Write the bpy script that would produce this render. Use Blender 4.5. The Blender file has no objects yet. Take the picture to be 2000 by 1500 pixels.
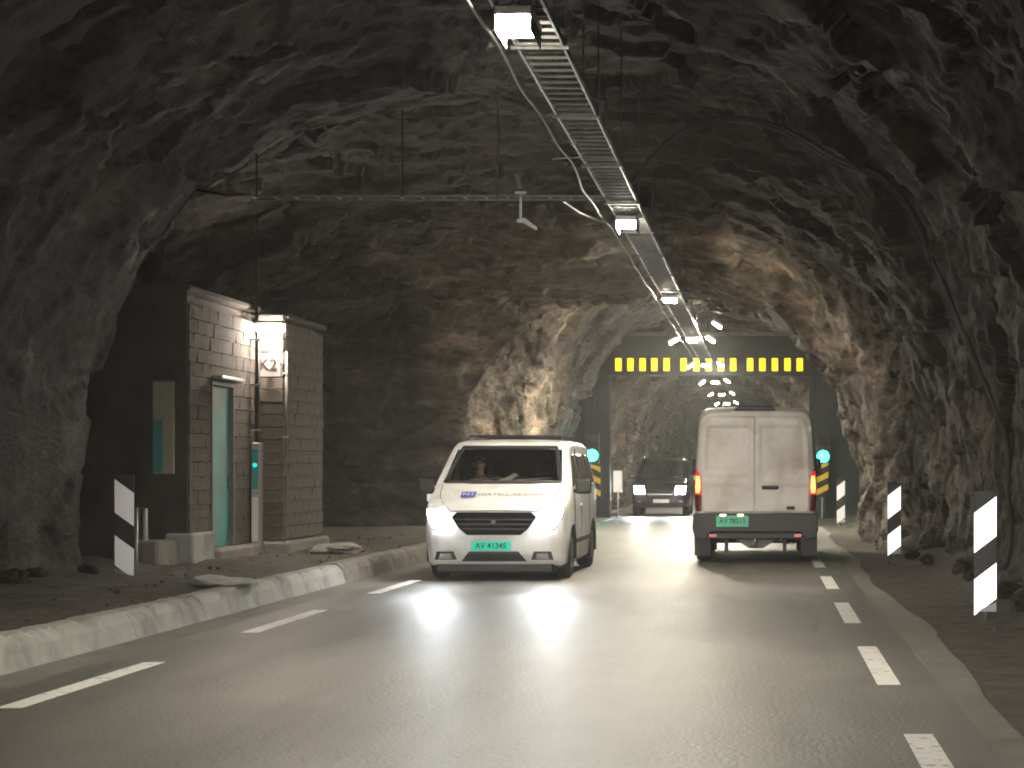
import bpy, bmesh, math, random
import numpy as np
from mathutils import Vector
from mathutils.bvhtree import BVHTree

random.seed(7)
R = math.radians
sc = bpy.context.scene
col = sc.collection

# ------------------------------------------------------------------ camera, world, exposure
CAM_Z = 1.48
cam_d = bpy.data.cameras.new('camera')
cam = bpy.data.objects.new('camera', cam_d); col.objects.link(cam)
cam.location = (0, 0, CAM_Z); cam.rotation_euler = (R(90), 0, 0)
cam_d.sensor_width = 36; cam_d.lens = 68.4
cam_d.shift_x = -0.246; cam_d.shift_y = 0.085
cam_d.clip_start = 0.1; cam_d.clip_end = 1000
sc.camera = cam

world = bpy.data.worlds.new('World'); sc.world = world
world.use_nodes = True
bg = world.node_tree.nodes['Background']
bg.inputs['Color'].default_value = (0.55, 0.6, 0.7, 1); bg.inputs['Strength'].default_value = 0.01   # underground: no daylight reaches here
sc.view_settings.view_transform = 'Standard'; sc.view_settings.look = 'None'
sc.view_settings.exposure = 0.32; sc.view_settings.gamma = 1.0
sc.cycles.filter_width = 1.9
sc.cycles.use_denoising = True
sc.cycles.denoiser = 'OPENIMAGEDENOISE'
sc.cycles.max_bounces = 5; sc.cycles.diffuse_bounces = 3; sc.cycles.glossy_bounces = 2
sc.cycles.use_adaptive_sampling = True; sc.cycles.adaptive_threshold = 0.1; sc.cycles.adaptive_min_samples = 16
sc.cycles.transparent_max_bounces = 12; sc.cycles.volume_bounces = 0
sc.cycles.sample_clamp_indirect = 6.0; sc.cycles.caustics_reflective = False; sc.cycles.caustics_refractive = False

LAMP = 820.0          # radiance of the tunnel lamps

def spot(name, loc, target, power, angle, blend, color=(1, 1, 1), radius=0.06):
    d = bpy.data.lights.new(name, 'SPOT'); d.energy = power; d.spot_size = R(angle); d.spot_blend = blend
    d.color = color; d.shadow_soft_size = radius
    o = bpy.data.objects.new(name, d); col.objects.link(o); o.location = loc
    o.rotation_euler = (Vector(target) - Vector(loc)).to_track_quat('-Z', 'Y').to_euler()
    return o
# headlights of the car the photograph is taken from
for hx in (-1.05, 0.25):
    spot('headlight_beam', (hx, 1.6, 0.66), (hx - 0.9, 26, 0.15), 3600, 36, 1.0, (1.0, 0.95, 0.88), 0.07)

# ------------------------------------------------------------------ materials
MATS = {}
def nt(name):
    m = bpy.data.materials.new(name); m.use_nodes = True
    t = m.node_tree; b = t.nodes['Principled BSDF']
    MATS[name] = m
    return m, t, b
def plain(name, c, rough=0.6, metal=0.0, emit=None, es=0.0, spec=0.5, coat=0.0):
    m, t, b = nt(name)
    b.inputs['Base Color'].default_value = (*c, 1); b.inputs['Roughness'].default_value = rough
    b.inputs['Metallic'].default_value = metal; b.inputs['Specular IOR Level'].default_value = spec
    b.inputs['Coat Weight'].default_value = coat
    if emit: b.inputs['Emission Color'].default_value = (*emit, 1); b.inputs['Emission Strength'].default_value = es
    return m
def N(t, kind, **kw):
    n = t.nodes.new(kind)
    for k, v in kw.items():
        if k in n.inputs: n.inputs[k].default_value = v
        else: setattr(n, k, v)
    return n
def noisy(name, c0, c1, scale=4, rough=(0.6, 0.9), bump=0.3, bscale=30, metal=0.0, stretch=(1, 1, 1), detail=6, spec=0.5, lo=0.3, hi=0.7, bdist=0.02, c2=None, scale2=1.0, coords='Object', stretch2=None, edge2=(0.48, 0.66)):
    m, t, b = nt(name)
    tc = N(t, 'ShaderNodeTexCoord'); mp = N(t, 'ShaderNodeMapping'); mp.inputs['Scale'].default_value = stretch
    t.links.new(tc.outputs[coords], mp.inputs[0])
    n1 = N(t, 'ShaderNodeTexNoise', Scale=scale, Detail=detail, Roughness=0.62); t.links.new(mp.outputs[0], n1.inputs[0])
    cr = N(t, 'ShaderNodeValToRGB'); cr.color_ramp.elements[0].color = (*c0, 1); cr.color_ramp.elements[1].color = (*c1, 1)
    cr.color_ramp.elements[0].position = lo; cr.color_ramp.elements[1].position = hi
    t.links.new(n1.outputs[0], cr.inputs[0]); out = cr.outputs[0]
    if c2:
        n3 = N(t, 'ShaderNodeTexNoise', Scale=scale2, Detail=5, Roughness=0.6)
        if stretch2:
            mp2 = N(t, 'ShaderNodeMapping'); mp2.inputs['Scale'].default_value = stretch2; t.links.new(tc.outputs[coords], mp2.inputs[0]); t.links.new(mp2.outputs[0], n3.inputs[0])
        else: t.links.new(mp.outputs[0], n3.inputs[0])
        r3 = N(t, 'ShaderNodeValToRGB'); r3.color_ramp.elements[0].position = edge2[0]; r3.color_ramp.elements[1].position = edge2[1]
        t.links.new(n3.outputs[0], r3.inputs[0])
        mx = N(t, 'ShaderNodeMix', data_type='RGBA'); t.links.new(r3.outputs[0], mx.inputs[0]); t.links.new(out, mx.inputs[6])
        mx.inputs[7].default_value = (*c2, 1); out = mx.outputs[2]
    t.links.new(out, b.inputs['Base Color'])
    mr = N(t, 'ShaderNodeMapRange'); mr.inputs[3].default_value = rough[0]; mr.inputs[4].default_value = rough[1]
    t.links.new(n1.outputs[0], mr.inputs[0]); t.links.new(mr.outputs[0], b.inputs['Roughness'])
    b.inputs['Metallic'].default_value = metal; b.inputs['Specular IOR Level'].default_value = spec
    if bump:
        n2 = N(t, 'ShaderNodeTexNoise', Scale=bscale, Detail=5, Roughness=0.65); t.links.new(mp.outputs[0], n2.inputs[0])
        bp = N(t, 'ShaderNodeBump', Strength=bump, Distance=bdist); t.links.new(n2.outputs[0], bp.inputs['Height'])
        t.links.new(bp.outputs[0], b.inputs['Normal'])
    return m
def glass(name, tint, refl=0.12):
    m = bpy.data.materials.new(name); m.use_nodes = True; t = m.node_tree; t.nodes.clear(); MATS[name] = m
    o = N(t, 'ShaderNodeOutputMaterial'); tr = N(t, 'ShaderNodeBsdfTransparent'); tr.inputs[0].default_value = (*tint, 1)
    g = N(t, 'ShaderNodeBsdfGlossy'); g.inputs['Roughness'].default_value = 0.04
    lw = N(t, 'ShaderNodeFresnel'); lw.inputs[0].default_value = 1.45
    mx = N(t, 'ShaderNodeMixShader'); t.links.new(lw.outputs[0], mx.inputs[0]); t.links.new(tr.outputs[0], mx.inputs[1]); t.links.new(g.outputs[0], mx.inputs[2])
    t.links.new(mx.outputs[0], o.inputs[0])
    return m

noisy('rock', (0.007, 0.006, 0.005), (0.038, 0.031, 0.0235), scale=1.3, rough=(0.6, 0.95), bump=0.75, bscale=7, stretch=(1, 0.75, 1.7), bdist=0.06, c2=(0.085, 0.065, 0.049), scale2=0.55, stretch2=(0.8, 0.9, 2.2), edge2=(0.54, 0.70), spec=0.3)
def crack_rock():      # sharp fracture steps and fine grit on top of the modelled rock
    t = MATS['rock'].node_tree; b = t.nodes['Principled BSDF']; old = b.inputs['Normal'].links[0].from_node
    tc = N(t, 'ShaderNodeTexCoord'); mp = N(t, 'ShaderNodeMapping'); mp.inputs['Rotation'].default_value = (0.1, R(24), 0.2); mp.inputs['Scale'].default_value = (1.0, 0.8, 2.4); t.links.new(tc.outputs['Object'], mp.inputs[0])
    wn = N(t, 'ShaderNodeTexNoise', Scale=1.6, Detail=4); t.links.new(mp.outputs[0], wn.inputs[0])
    mx = N(t, 'ShaderNodeMix', data_type='RGBA'); mx.blend_type = 'ADD'; mx.inputs[0].default_value = 0.6; t.links.new(mp.outputs[0], mx.inputs[6]); t.links.new(wn.outputs[1], mx.inputs[7])
    vo = N(t, 'ShaderNodeTexVoronoi', Scale=2.3); t.links.new(mx.outputs[2], vo.inputs[0])
    vo2 = N(t, 'ShaderNodeTexVoronoi', Scale=6.5); t.links.new(mx.outputs[2], vo2.inputs[0])
    bw = N(t, 'ShaderNodeSeparateColor'); t.links.new(vo.outputs['Color'], bw.inputs[0])
    bw2 = N(t, 'ShaderNodeSeparateColor'); t.links.new(vo2.outputs['Color'], bw2.inputs[0])
    b1 = N(t, 'ShaderNodeBump', Strength=0.5, Distance=0.06); t.links.new(bw.outputs[0], b1.inputs['Height']); t.links.new(old.outputs[0], b1.inputs['Normal'])
    b2 = N(t, 'ShaderNodeBump', Strength=0.45, Distance=0.025); t.links.new(bw2.outputs[0], b2.inputs['Height']); t.links.new(b1.outputs[0], b2.inputs['Normal'])
    t.links.new(b2.outputs[0], b.inputs['Normal'])
    # lamplight painted in: rock colour brightened from the ribs onward, niche left dark
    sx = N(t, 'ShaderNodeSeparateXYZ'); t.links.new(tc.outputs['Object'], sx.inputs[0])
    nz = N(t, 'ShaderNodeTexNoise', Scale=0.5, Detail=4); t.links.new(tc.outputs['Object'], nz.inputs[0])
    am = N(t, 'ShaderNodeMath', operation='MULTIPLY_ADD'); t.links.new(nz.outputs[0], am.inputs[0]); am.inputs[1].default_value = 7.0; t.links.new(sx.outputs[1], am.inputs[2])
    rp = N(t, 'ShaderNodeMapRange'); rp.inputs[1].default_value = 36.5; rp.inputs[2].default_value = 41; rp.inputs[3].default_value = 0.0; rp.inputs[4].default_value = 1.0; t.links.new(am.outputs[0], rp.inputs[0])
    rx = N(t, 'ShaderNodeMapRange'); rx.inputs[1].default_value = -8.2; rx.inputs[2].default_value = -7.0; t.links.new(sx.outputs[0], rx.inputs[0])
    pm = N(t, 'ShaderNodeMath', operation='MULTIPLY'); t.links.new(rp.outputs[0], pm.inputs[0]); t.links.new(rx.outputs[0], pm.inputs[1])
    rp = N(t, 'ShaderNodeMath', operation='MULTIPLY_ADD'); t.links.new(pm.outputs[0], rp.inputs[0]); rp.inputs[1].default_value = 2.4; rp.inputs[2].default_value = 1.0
    # each fracture face keeps its own tone
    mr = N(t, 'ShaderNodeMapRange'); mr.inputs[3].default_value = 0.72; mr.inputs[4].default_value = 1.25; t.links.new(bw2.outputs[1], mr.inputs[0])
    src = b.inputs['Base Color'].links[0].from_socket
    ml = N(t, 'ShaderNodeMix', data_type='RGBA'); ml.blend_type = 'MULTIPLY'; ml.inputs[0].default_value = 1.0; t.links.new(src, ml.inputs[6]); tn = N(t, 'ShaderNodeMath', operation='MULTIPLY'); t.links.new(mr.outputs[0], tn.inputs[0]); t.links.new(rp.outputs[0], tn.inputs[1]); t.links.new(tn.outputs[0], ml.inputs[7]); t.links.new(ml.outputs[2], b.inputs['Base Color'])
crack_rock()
noisy('asphalt', (0.112, 0.107, 0.099), (0.175, 0.167, 0.153), scale=0.9, rough=(0.42, 0.56), bump=0.8, bscale=26, bdist=0.016, detail=12, spec=0.34, c2=(0.075, 0.071, 0.065), scale2=1.1, stretch2=(1.0, 0.12, 1), edge2=(0.42, 0.75))
noisy('gutter', (0.12, 0.11, 0.10), (0.19, 0.18, 0.16), scale=2.0, rough=(0.6, 0.85), bump=0.3, bscale=40, bdist=0.01)
noisy('road_paint', (0.50, 0.49, 0.47), (0.74, 0.73, 0.71), scale=9, rough=(0.5, 0.7), bump=0.2, bscale=60, bdist=0.004, lo=0.2, hi=0.55, c2=(0.24, 0.23, 0.22), scale2=9, edge2=(0.56, 0.66))
noisy('gravel', (0.055, 0.050, 0.044), (0.135, 0.122, 0.105), scale=3.0, rough=(0.8, 1.0), bump=0.9, bscale=45, bdist=0.03, spec=0.2)
noisy('kerb_concrete', (0.30, 0.30, 0.28), (0.46, 0.455, 0.43), scale=2.2, rough=(0.7, 0.95), bump=0.5, bscale=28, bdist=0.015, c2=(0.22, 0.215, 0.20), scale2=1.4)
noisy('block_concrete', (0.040, 0.034, 0.028), (0.135, 0.115, 0.092), scale=2.2, rough=(0.8, 1.0), bump=0.6, bscale=40, bdist=0.012, c2=(0.06, 0.048, 0.04), scale2=1.0, coords='Generated')
noisy('mortar', (0.06, 0.05, 0.042), (0.11, 0.093, 0.078), scale=5, rough=(0.9, 1), bump=0.3)
noisy('dark_concrete', (0.020, 0.018, 0.016), (0.075, 0.066, 0.056), scale=1.6, rough=(0.85, 1), bump=0.4, bscale=20)  # shade of the hut end face put into the colour; roof slabs share it
noisy('pale_stone', (0.34, 0.34, 0.32), (0.55, 0.55, 0.52), scale=6, rough=(0.7, 0.95), bump=0.5, bscale=30)
noisy('plinth', (0.14, 0.13, 0.115), (0.30, 0.28, 0.25), scale=3, rough=(0.8, 1), bump=0.6, bscale=25)
noisy('galvanised', (0.30, 0.30, 0.29), (0.50, 0.50, 0.48), scale=14, rough=(0.35, 0.6), bump=0.1, metal=0.75)
noisy('dull_steel', (0.10, 0.10, 0.098), (0.20, 0.195, 0.19), scale=10, rough=(0.5, 0.75), bump=0.15, metal=0.5)
noisy('turquoise_paint_and_glow', (0.02, 0.24, 0.24), (0.05, 0.34, 0.33), scale=2.0, rough=(0.4, 0.7), bump=0.15, bscale=20, c2=(0.13, 0.20, 0.19), scale2=1.2)  # door paint; also stands in for green reflections on board and cabinet
noisy('cream_panel', (0.30, 0.29, 0.22), (0.42, 0.40, 0.31), scale=4, rough=(0.5, 0.7), bump=0.1)
noisy('teal_metal', (0.004, 0.014, 0.017), (0.007, 0.022, 0.026), scale=3, rough=(0.45, 0.7), bump=0.15)
noisy('gate_dark', (0.012, 0.014, 0.015), (0.022, 0.025, 0.026), scale=3, rough=(0.5, 0.75), bump=0.2)
noisy('tyre', (0.014, 0.014, 0.014), (0.03, 0.03, 0.03), scale=8, rough=(0.75, 0.95), bump=0.3, bscale=60)
noisy('white_paint', (0.66, 0.66, 0.65), (0.77, 0.77, 0.77), scale=2.4, rough=(0.28, 0.45), bump=0.03, bscale=14, spec=0.5, c2=(0.58, 0.56, 0.52), scale2=2.2, stretch2=(1, 1, 0.5))
noisy('dirty_white_paint', (0.47, 0.44, 0.41), (0.60, 0.57, 0.53), scale=2.6, rough=(0.38, 0.6), bump=0.05, bscale=20, c2=(0.40, 0.355, 0.30), scale2=1.6)
plain('maroon_paint', (0.012, 0.004, 0.006), 0.25, coat=0.6)
plain('black_plastic', (0.022, 0.022, 0.023), 0.55)
plain('gloss_black', (0.008, 0.009, 0.010), 0.12)
plain('interior', (0.010, 0.010, 0.011), 0.8)
plain('cable_black', (0.014, 0.014, 0.014), 0.6)
plain('cable_grey', (0.13, 0.13, 0.12), 0.5)
plain('chrome', (0.75, 0.75, 0.76), 0.15, 1.0)
plain('rim', (0.30, 0.30, 0.31), 0.35, 0.8)
plain('green_plate', (0.01, 0.42, 0.24), 0.4)
plain('green_plate_bright', (0.0, 0.66, 0.44), 0.42, 0.45)
plain('plate_white', (0.75, 0.75, 0.74), 0.4)
plain('plate_letter', (0.012, 0.03, 0.025), 0.6)
plain('blue_print', (0.07, 0.10, 0.42), 0.4)
plain('grey_print', (0.16, 0.16, 0.16), 0.5)
plain('sign_white', (0.55, 0.54, 0.52), 0.6)
plain('sign_brown', (0.09, 0.035, 0.03), 0.6)
plain('reflective_white', (0.95, 0.95, 0.98), 0.40, 0.9)
plain('marker_black', (0.012, 0.012, 0.013), 0.6)
plain('marker_grey', (0.32, 0.33, 0.36), 0.6)
plain('yellow_reflective', (0.80, 0.55, 0.02), 0.45, 0.3)
plain('lamp_led', (0.9, 0.9, 0.9), 0.4, emit=(1.0, 0.91, 0.74), es=LAMP)
plain('flood_led', (0.9, 0.9, 0.9), 0.4, emit=(1.0, 0.90, 0.70), es=1750)
plain('lamp_led_bright', (0.9, 0.9, 0.9), 0.4, emit=(1.0, 0.90, 0.70), es=760)
plain('lamp_led_far', (0.9, 0.9, 0.9), 0.4, emit=(1.0, 0.95, 0.86), es=170)
plain('wall_lamp_glow', (0.9, 0.9, 0.9), 0.4, emit=(1.0, 0.85, 0.72), es=300)
plain('yellow_reflector_glow', (0.8, 0.6, 0.02), 0.4, emit=(1.0, 0.74, 0.0), es=0.95)  # gate reflectors, not lamps: added glow stands for returned headlight
plain('green_led', (0.05, 0.8, 0.7), 0.3, emit=(0.012, 1.0, 0.76), es=26)
plain('added_green_glow', (0.02, 0.5, 0.5), 0.3, emit=(0.0, 0.85, 0.75), es=0.8)
plain('headlight_glow', (0.9, 0.9, 0.9), 0.2, emit=(0.92, 0.97, 1.0), es=100)
plain('headlight_glow_far', (0.9, 0.9, 0.9), 0.2, emit=(0.92, 0.97, 1.0), es=400)
plain('lens_clear', (0.6, 0.62, 0.65), 0.08, 0.6)
plain('tail_lit', (0.8, 0.05, 0.02), 0.3, emit=(1.0, 0.30, 0.05), es=5.5)
plain('tail_rim', (0.55, 0.01, 0.015), 0.25, emit=(1.0, 0.012, 0.02), es=0.7)
plain('tail_dark', (0.11, 0.008, 0.012), 0.2)
plain('red_reflector', (0.6, 0.02, 0.03), 0.3)
plain('plate_light', (0.9, 0.9, 0.7), 0.3, emit=(1.0, 0.85, 0.5), es=2.5)
plain('skin', (0.42, 0.20, 0.13), 0.55)
plain('shirt', (0.50, 0.46, 0.38), 0.8)
plain('hair', (0.05, 0.032, 0.022), 0.7)
plain('paper', (0.62, 0.62, 0.52), 0.7)
glass('windscreen_glass', (0.62, 0.66, 0.66))
plain('tinted_glass', (0.006, 0.008, 0.009), 0.06, spec=0.6)

# ------------------------------------------------------------------ mesh helpers
class MB:
    def __init__(s): s.v = []; s.f = []
    def add(s, vs, fs):
        o = len(s.v); s.v += [tuple(map(float, v)) for v in vs]; s.f += [tuple(i + o for i in f) for f in fs]; return s
    def box(s, x0, x1, y0, y1, z0, z1):
        return s.add([(x, y, z) for z in (z0, z1) for y in (y0, y1) for x in (x0, x1)],
                     [(0, 2, 3, 1), (4, 5, 7, 6), (0, 1, 5, 4), (2, 6, 7, 3), (0, 4, 6, 2), (1, 3, 7, 5)])
    def tube(s, pts, r, n=8, cap=True):
        pts = [Vector(p) for p in pts]; rs = r if hasattr(r, '__len__') else [r] * len(pts); vs = []; fs = []
        up = None
        for i, p in enumerate(pts):
            d = (pts[min(i + 1, len(pts) - 1)] - pts[max(i - 1, 0)]).normalized()
            if up is None: up = Vector((0, 0, 1)) if abs(d.z) < 0.9 else Vector((1, 0, 0))
            a = d.cross(up).normalized(); b = a.cross(d).normalized(); up = b
            for k in range(n):
                t = 2 * math.pi * k / n; vs.append(p + (a * math.cos(t) + b * math.sin(t)) * rs[i])
        for i in range(len(pts) - 1):
            for k in range(n): fs.append((i * n + k, i * n + (k + 1) % n, (i + 1) * n + (k + 1) % n, (i + 1) * n + k))
        if cap: fs.append(tuple(range(n - 1, -1, -1))); fs.append(tuple((len(pts) - 1) * n + k for k in range(n)))
        return s.add(vs, fs)
    def prism(s, poly, y0, y1):           # polygon in x,z extruded along y
        n = len(poly)
        return s.add([(x, y0, z) for x, z in poly] + [(x, y1, z) for x, z in poly],
                     [tuple(range(n)), tuple(range(2 * n - 1, n - 1, -1))] + [(i, i + n, (i + 1) % n + n, (i + 1) % n) for i in range(n)])
    def lathe_x(s, prof, cx, cy, cz, n=28):   # prof: (x, radius) revolved about the x axis
        vs = []; fs = []; m = len(prof)
        for k in range(n):
            t = 2 * math.pi * k / n
            for x, r in prof: vs.append((cx + x, cy + r * math.cos(t), cz + r * math.sin(t)))
        for k in range(n):
            for i in range(m - 1): fs.append((k * m + i, ((k + 1) % n) * m + i, ((k + 1) % n) * m + i + 1, k * m + i + 1))
        return s.add(vs, fs)
    def lathe_y(s, prof, cx, cy, cz, n=24):
        vs = []; fs = []; m = len(prof)
        for k in range(n):
            t = 2 * math.pi * k / n
            for y, r in prof: vs.append((cx + r * math.cos(t), cy + y, cz + r * math.sin(t)))
        for k in range(n):
            for i in range(m - 1): fs.append((k * m + i, k * m + i + 1, ((k + 1) % n) * m + i + 1, ((k + 1) % n) * m + i))
        return s.add(vs, fs)
    def build(s, name, mat, parent=None, bevel=0.0, smooth=False, seg=1):
        me = bpy.data.meshes.new(name); me.from_pydata(s.v, [], s.f)
        bm = bmesh.new(); bm.from_mesh(me)
        bmesh.ops.recalc_face_normals(bm, faces=bm.faces)
        if bevel:
            ed = [e for e in bm.edges if len(e.link_faces) == 2 and e.calc_face_angle(0) > 0.5]
            bmesh.ops.bevel(bm, geom=ed, offset=bevel, segments=seg, affect='EDGES', profile=0.6)
        if smooth:
            for f in bm.faces: f.smooth = True
        bm.to_mesh(me); bm.free()
        return link(name, me, mat, parent)
def link(name, me, mat, parent=None):
    if mat and not me.materials: me.materials.append(MATS[mat])
    o = bpy.data.objects.new(name, me); col.objects.link(o)
    if parent: o.parent = parent
    return o
def empty(name, loc=(0, 0, 0), rz=0):
    o = bpy.data.objects.new(name, None); col.objects.link(o); o.location = loc; o.rotation_euler = (0, 0, rz); o.empty_display_size = 0.2
    return o
def tag(o, label=None, cat=None, group=None, kind=None):
    if label: o['label'] = label
    if cat: o['category'] = cat
    if group: o['group'] = group
    if kind: o['kind'] = kind
    return o
def copy_tree(o, parent=None):
    c = o.copy(); col.objects.link(c); c.parent = parent
    for ch in [x for x in KIDS(o)]: copy_tree(ch, c)
    return c
def KIDS(o): return list(o.children)
def text_mesh(name, body, size, mat, parent, loc, rot=(R(90), 0, 0), sx=1.0, extr=0.002, bold=0.0):
    cu = bpy.data.curves.new(name, 'FONT'); cu.body = body; cu.size = size; cu.align_x = 'CENTER'; cu.align_y = 'CENTER'; cu.extrude = extr; cu.offset = bold
    t = bpy.data.objects.new(name, cu); col.objects.link(t)
    me = bpy.data.meshes.new_from_object(t.evaluated_get(bpy.context.evaluated_depsgraph_get()))
    bpy.data.objects.remove(t); me.materials.clear()
    o = link(name, me, mat, parent); o.location = loc; o.rotation_euler = rot; o.scale = (sx, 1, 1)
    return o

# ------------------------------------------------------------------ numpy noise
def h3(ix, iy, iz, s):
    h = (ix.astype(np.int64) * 374761393 + iy.astype(np.int64) * 668265263 + iz.astype(np.int64) * 2147483647 + s * 1274126177) & 0xffffffff
    h = ((h ^ (h >> 13)) * 1274126177) & 0xffffffff
    h = ((h ^ (h >> 16)) * 2246822519) & 0xffffffff
    return ((h ^ (h >> 15)) & 0xffffff) / float(0x1000000)
def vnoise(p, s=0):
    i = np.floor(p); f = p - i; f = f * f * (3 - 2 * f); i = i.astype(np.int64); r = 0
    for dx in (0, 1):
        for dy in (0, 1):
            for dz in (0, 1):
                w = (f[:, 0] if dx else 1 - f[:, 0]) * (f[:, 1] if dy else 1 - f[:, 1]) * (f[:, 2] if dz else 1 - f[:, 2])
                r = r + w * h3(i[:, 0] + dx, i[:, 1] + dy, i[:, 2] + dz, s)
    return r * 2 - 1
def fbm(p, s=0, o=4):
    r = 0; a = 0.5
    for k in range(o): r = r + a * vnoise(p, s + k * 17); p = p * 2.03; a *= 0.5
    return r
def facets(p, s=0, tilt=0.6):
    i = np.floor(p).astype(np.int64); best = np.full(len(p), 1e9); out = np.zeros(len(p))
    for dx in (-1, 0, 1):
        for dy in (-1, 0, 1):
            for dz in (-1, 0, 1):
                c = i + np.array((dx, dy, dz))
                q = [c[:, k] + h3(c[:, 0], c[:, 1], c[:, 2], s + k) for k in range(3)]
                d = [p[:, k] - q[k] for k in range(3)]
                dist = d[0] ** 2 + d[1] ** 2 + d[2] ** 2
                v = h3(c[:, 0], c[:, 1], c[:, 2], s + 5) * 2 - 1
                for k in range(3): v = v + d[k] * (h3(c[:, 0], c[:, 1], c[:, 2], s + 6 + k) * 2 - 1) * 2 * tilt
                m = dist < best; best[m] = dist[m]; out[m] = v[m]
    return out

# ------------------------------------------------------------------ the rock tunnel
XC = -2.4
KY = [-40, 23.6, 24.8, 26.0, 33.6, 34.6, 43.6, 45.4, 47, 62, 66, 74, 82, 90, 105, 125, 160, 230]
KL = [-8.3, -8.3, -9.4, -11.6, -11.6, -14.5, -14.5, -7.4, -6.05, -6.1, -6.5, -5.9, -5.7, -6.4, -6.2, -6.4, -6.6, -9.5]
KY2 = [-40, 33.0, 35.4, 40, 43.0, 44.6, 62, 66, 76, 82, 90, 110, 160, 230]
KR = [3.0, 3.0, 2.5, 2.3, 2.15, 3.2, 3.2, 3.0, 2.1, 1.9, 2.6, 2.3, 2.0, -1.5]
KY3 = [-40, 33, 40, 43.5, 45.5, 48, 62, 70, 80, 90, 230]
KZ = [6.25, 6.25, 5.75, 5.45, 5.45, 6.4, 6.5, 6.0, 5.7, 6.1, 6.0]
def tunnel(ys, ncol, name, amp=1.0):
    V = []
    th = np.linspace(0, math.pi, 900); n = 2.5
    c, s_ = np.cos(th), np.sin(th)
    ux = np.sign(c) * np.abs(c) ** (2 / n); uz = np.abs(s_) ** (2 / n)
    for y in ys:
        xl = np.interp(y, KY, KL); xr = np.interp(y, KY2, KR); b = np.interp(y, KY3, KZ)
        x = XC + np.where(ux > 0, ux * (xr - XC), ux * (XC - xl)); z = b * uz
        x = np.concatenate(([xr], x, [xl])); z = np.concatenate(([-0.6], z, [-0.6]))
        L = np.concatenate(([0], np.cumsum(np.hypot(np.diff(x), np.diff(z))))); q = np.linspace(0, L[-1], ncol)
        V.append(np.stack([np.interp(q, L, x), np.full(ncol, y), np.interp(q, L, z)], 1))
    V = np.array(V); P = V.reshape(-1, 3)
    # surface normals of the smooth sheet, pointing into the tunnel
    du = np.gradient(V, axis=1); dv = np.gradient(V, axis=0)
    Nn = np.cross(du, dv); Nn /= np.linalg.norm(Nn, axis=2, keepdims=True) + 1e-9
    Nn = Nn.reshape(-1, 3)
    cen = np.stack([np.full(len(P), XC), P[:, 1], np.full(len(P), 2.0)], 1)
    sg = np.sign(((cen - P) * Nn).sum(1)); sg[sg == 0] = 1; Nn *= sg[:, None]
    # foliation dips across the tunnel: rotate the noise space and squash it
    a = R(24); Q = np.stack([P[:, 0] * math.cos(a) + P[:, 2] * math.sin(a), P[:, 1], -P[:, 0] * math.sin(a) + P[:, 2] * math.cos(a)], 1)
    W = Q + 0.5 * np.stack([fbm(P * 0.7, 3), fbm(P * 0.7, 31), fbm(P * 0.7, 57)], 1)
    d = 0.34 * fbm(P * 0.22, 90, 3)
    d0_ = d; d = 0.12 * facets(W * np.array((0.45, 0.38, 0.8)), 11)
    d = d + 0.075 * facets(W * np.array((1.0, 0.9, 2.2)), 23)
    d = d + 0.032 * facets(W * np.array((2.6, 2.4, 5.0)), 47)
    d = d + 0.03 * fbm(P * 5.0, 77, 3)
    # sprayed concrete smooths the lower walls before the hut and, less, along the shoulder
    k = 1 - 0.72 * (P[:, 0] < -5) * np.clip((25.5 - P[:, 1]) / 2, 0, 1) * np.clip((5.0 - P[:, 2]) / 1.5, 0, 1)
    k *= 1 - 0.45 * (P[:, 0] > 1.5) * np.clip((33 - P[:, 1]) / 3, 0, 1) * np.clip((4.0 - P[:, 2]) / 2, 0, 1)
    d = d0_ + d * k
    d = np.clip(d, -0.8, 0.32) * amp
    P = P + Nn * d[:, None]
    nr = len(ys); idx = np.arange(nr * ncol).reshape(nr, ncol)
    F = np.stack([idx[:-1, :-1], idx[:-1, 1:], idx[1:, 1:], idx[1:, :-1]], -1).reshape(-1, 4)
    me = bpy.data.meshes.new(name); me.vertices.add(len(P)); me.vertices.foreach_set('co', P.ravel())
    me.loops.add(F.size); me.loops.foreach_set('vertex_index', F.ravel().astype(np.int32))
    me.polygons.add(len(F)); me.polygons.foreach_set('loop_start', np.arange(0, F.size, 4, dtype=np.int32))
    me.polygons.foreach_set('loop_total', np.full(len(F), 4, dtype=np.int32))
    me.update(); me.validate()
    o = link(name, me, 'rock'); tag(o, kind='structure')
    return o
ys = np.concatenate([np.arange(-40, 4, 0.5), np.arange(4, 23.6, 0.075), np.arange(23.6, 26, 0.03), np.arange(26, 33.6, 0.09), np.arange(33.6, 34.6, 0.022),
                     np.arange(34.6, 43.4, 0.08), np.arange(43.4, 47.2, 0.024), np.arange(47.2, 63, 0.09), np.arange(63, 100, 0.16), np.arange(100, 231, 0.6)])
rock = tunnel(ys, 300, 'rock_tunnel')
rock_bvh = BVHTree.FromObject(rock, bpy.context.evaluated_depsgraph_get())
def ceiling_z(x, y, z0=3.0):
    h = rock_bvh.ray_cast(Vector((x, y, z0)), Vector((0, 0, 1)))[0]
    return h.z if h else 6.2
# ends of the tunnel in the dark: bare rock faces
for y, yy in ((-39.5, -40.2), (229, 230)):
    e = MB().box(-16, 6, y, yy, -0.6, 8).build('rock_face', 'rock'); tag(e, kind='structure')

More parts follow.
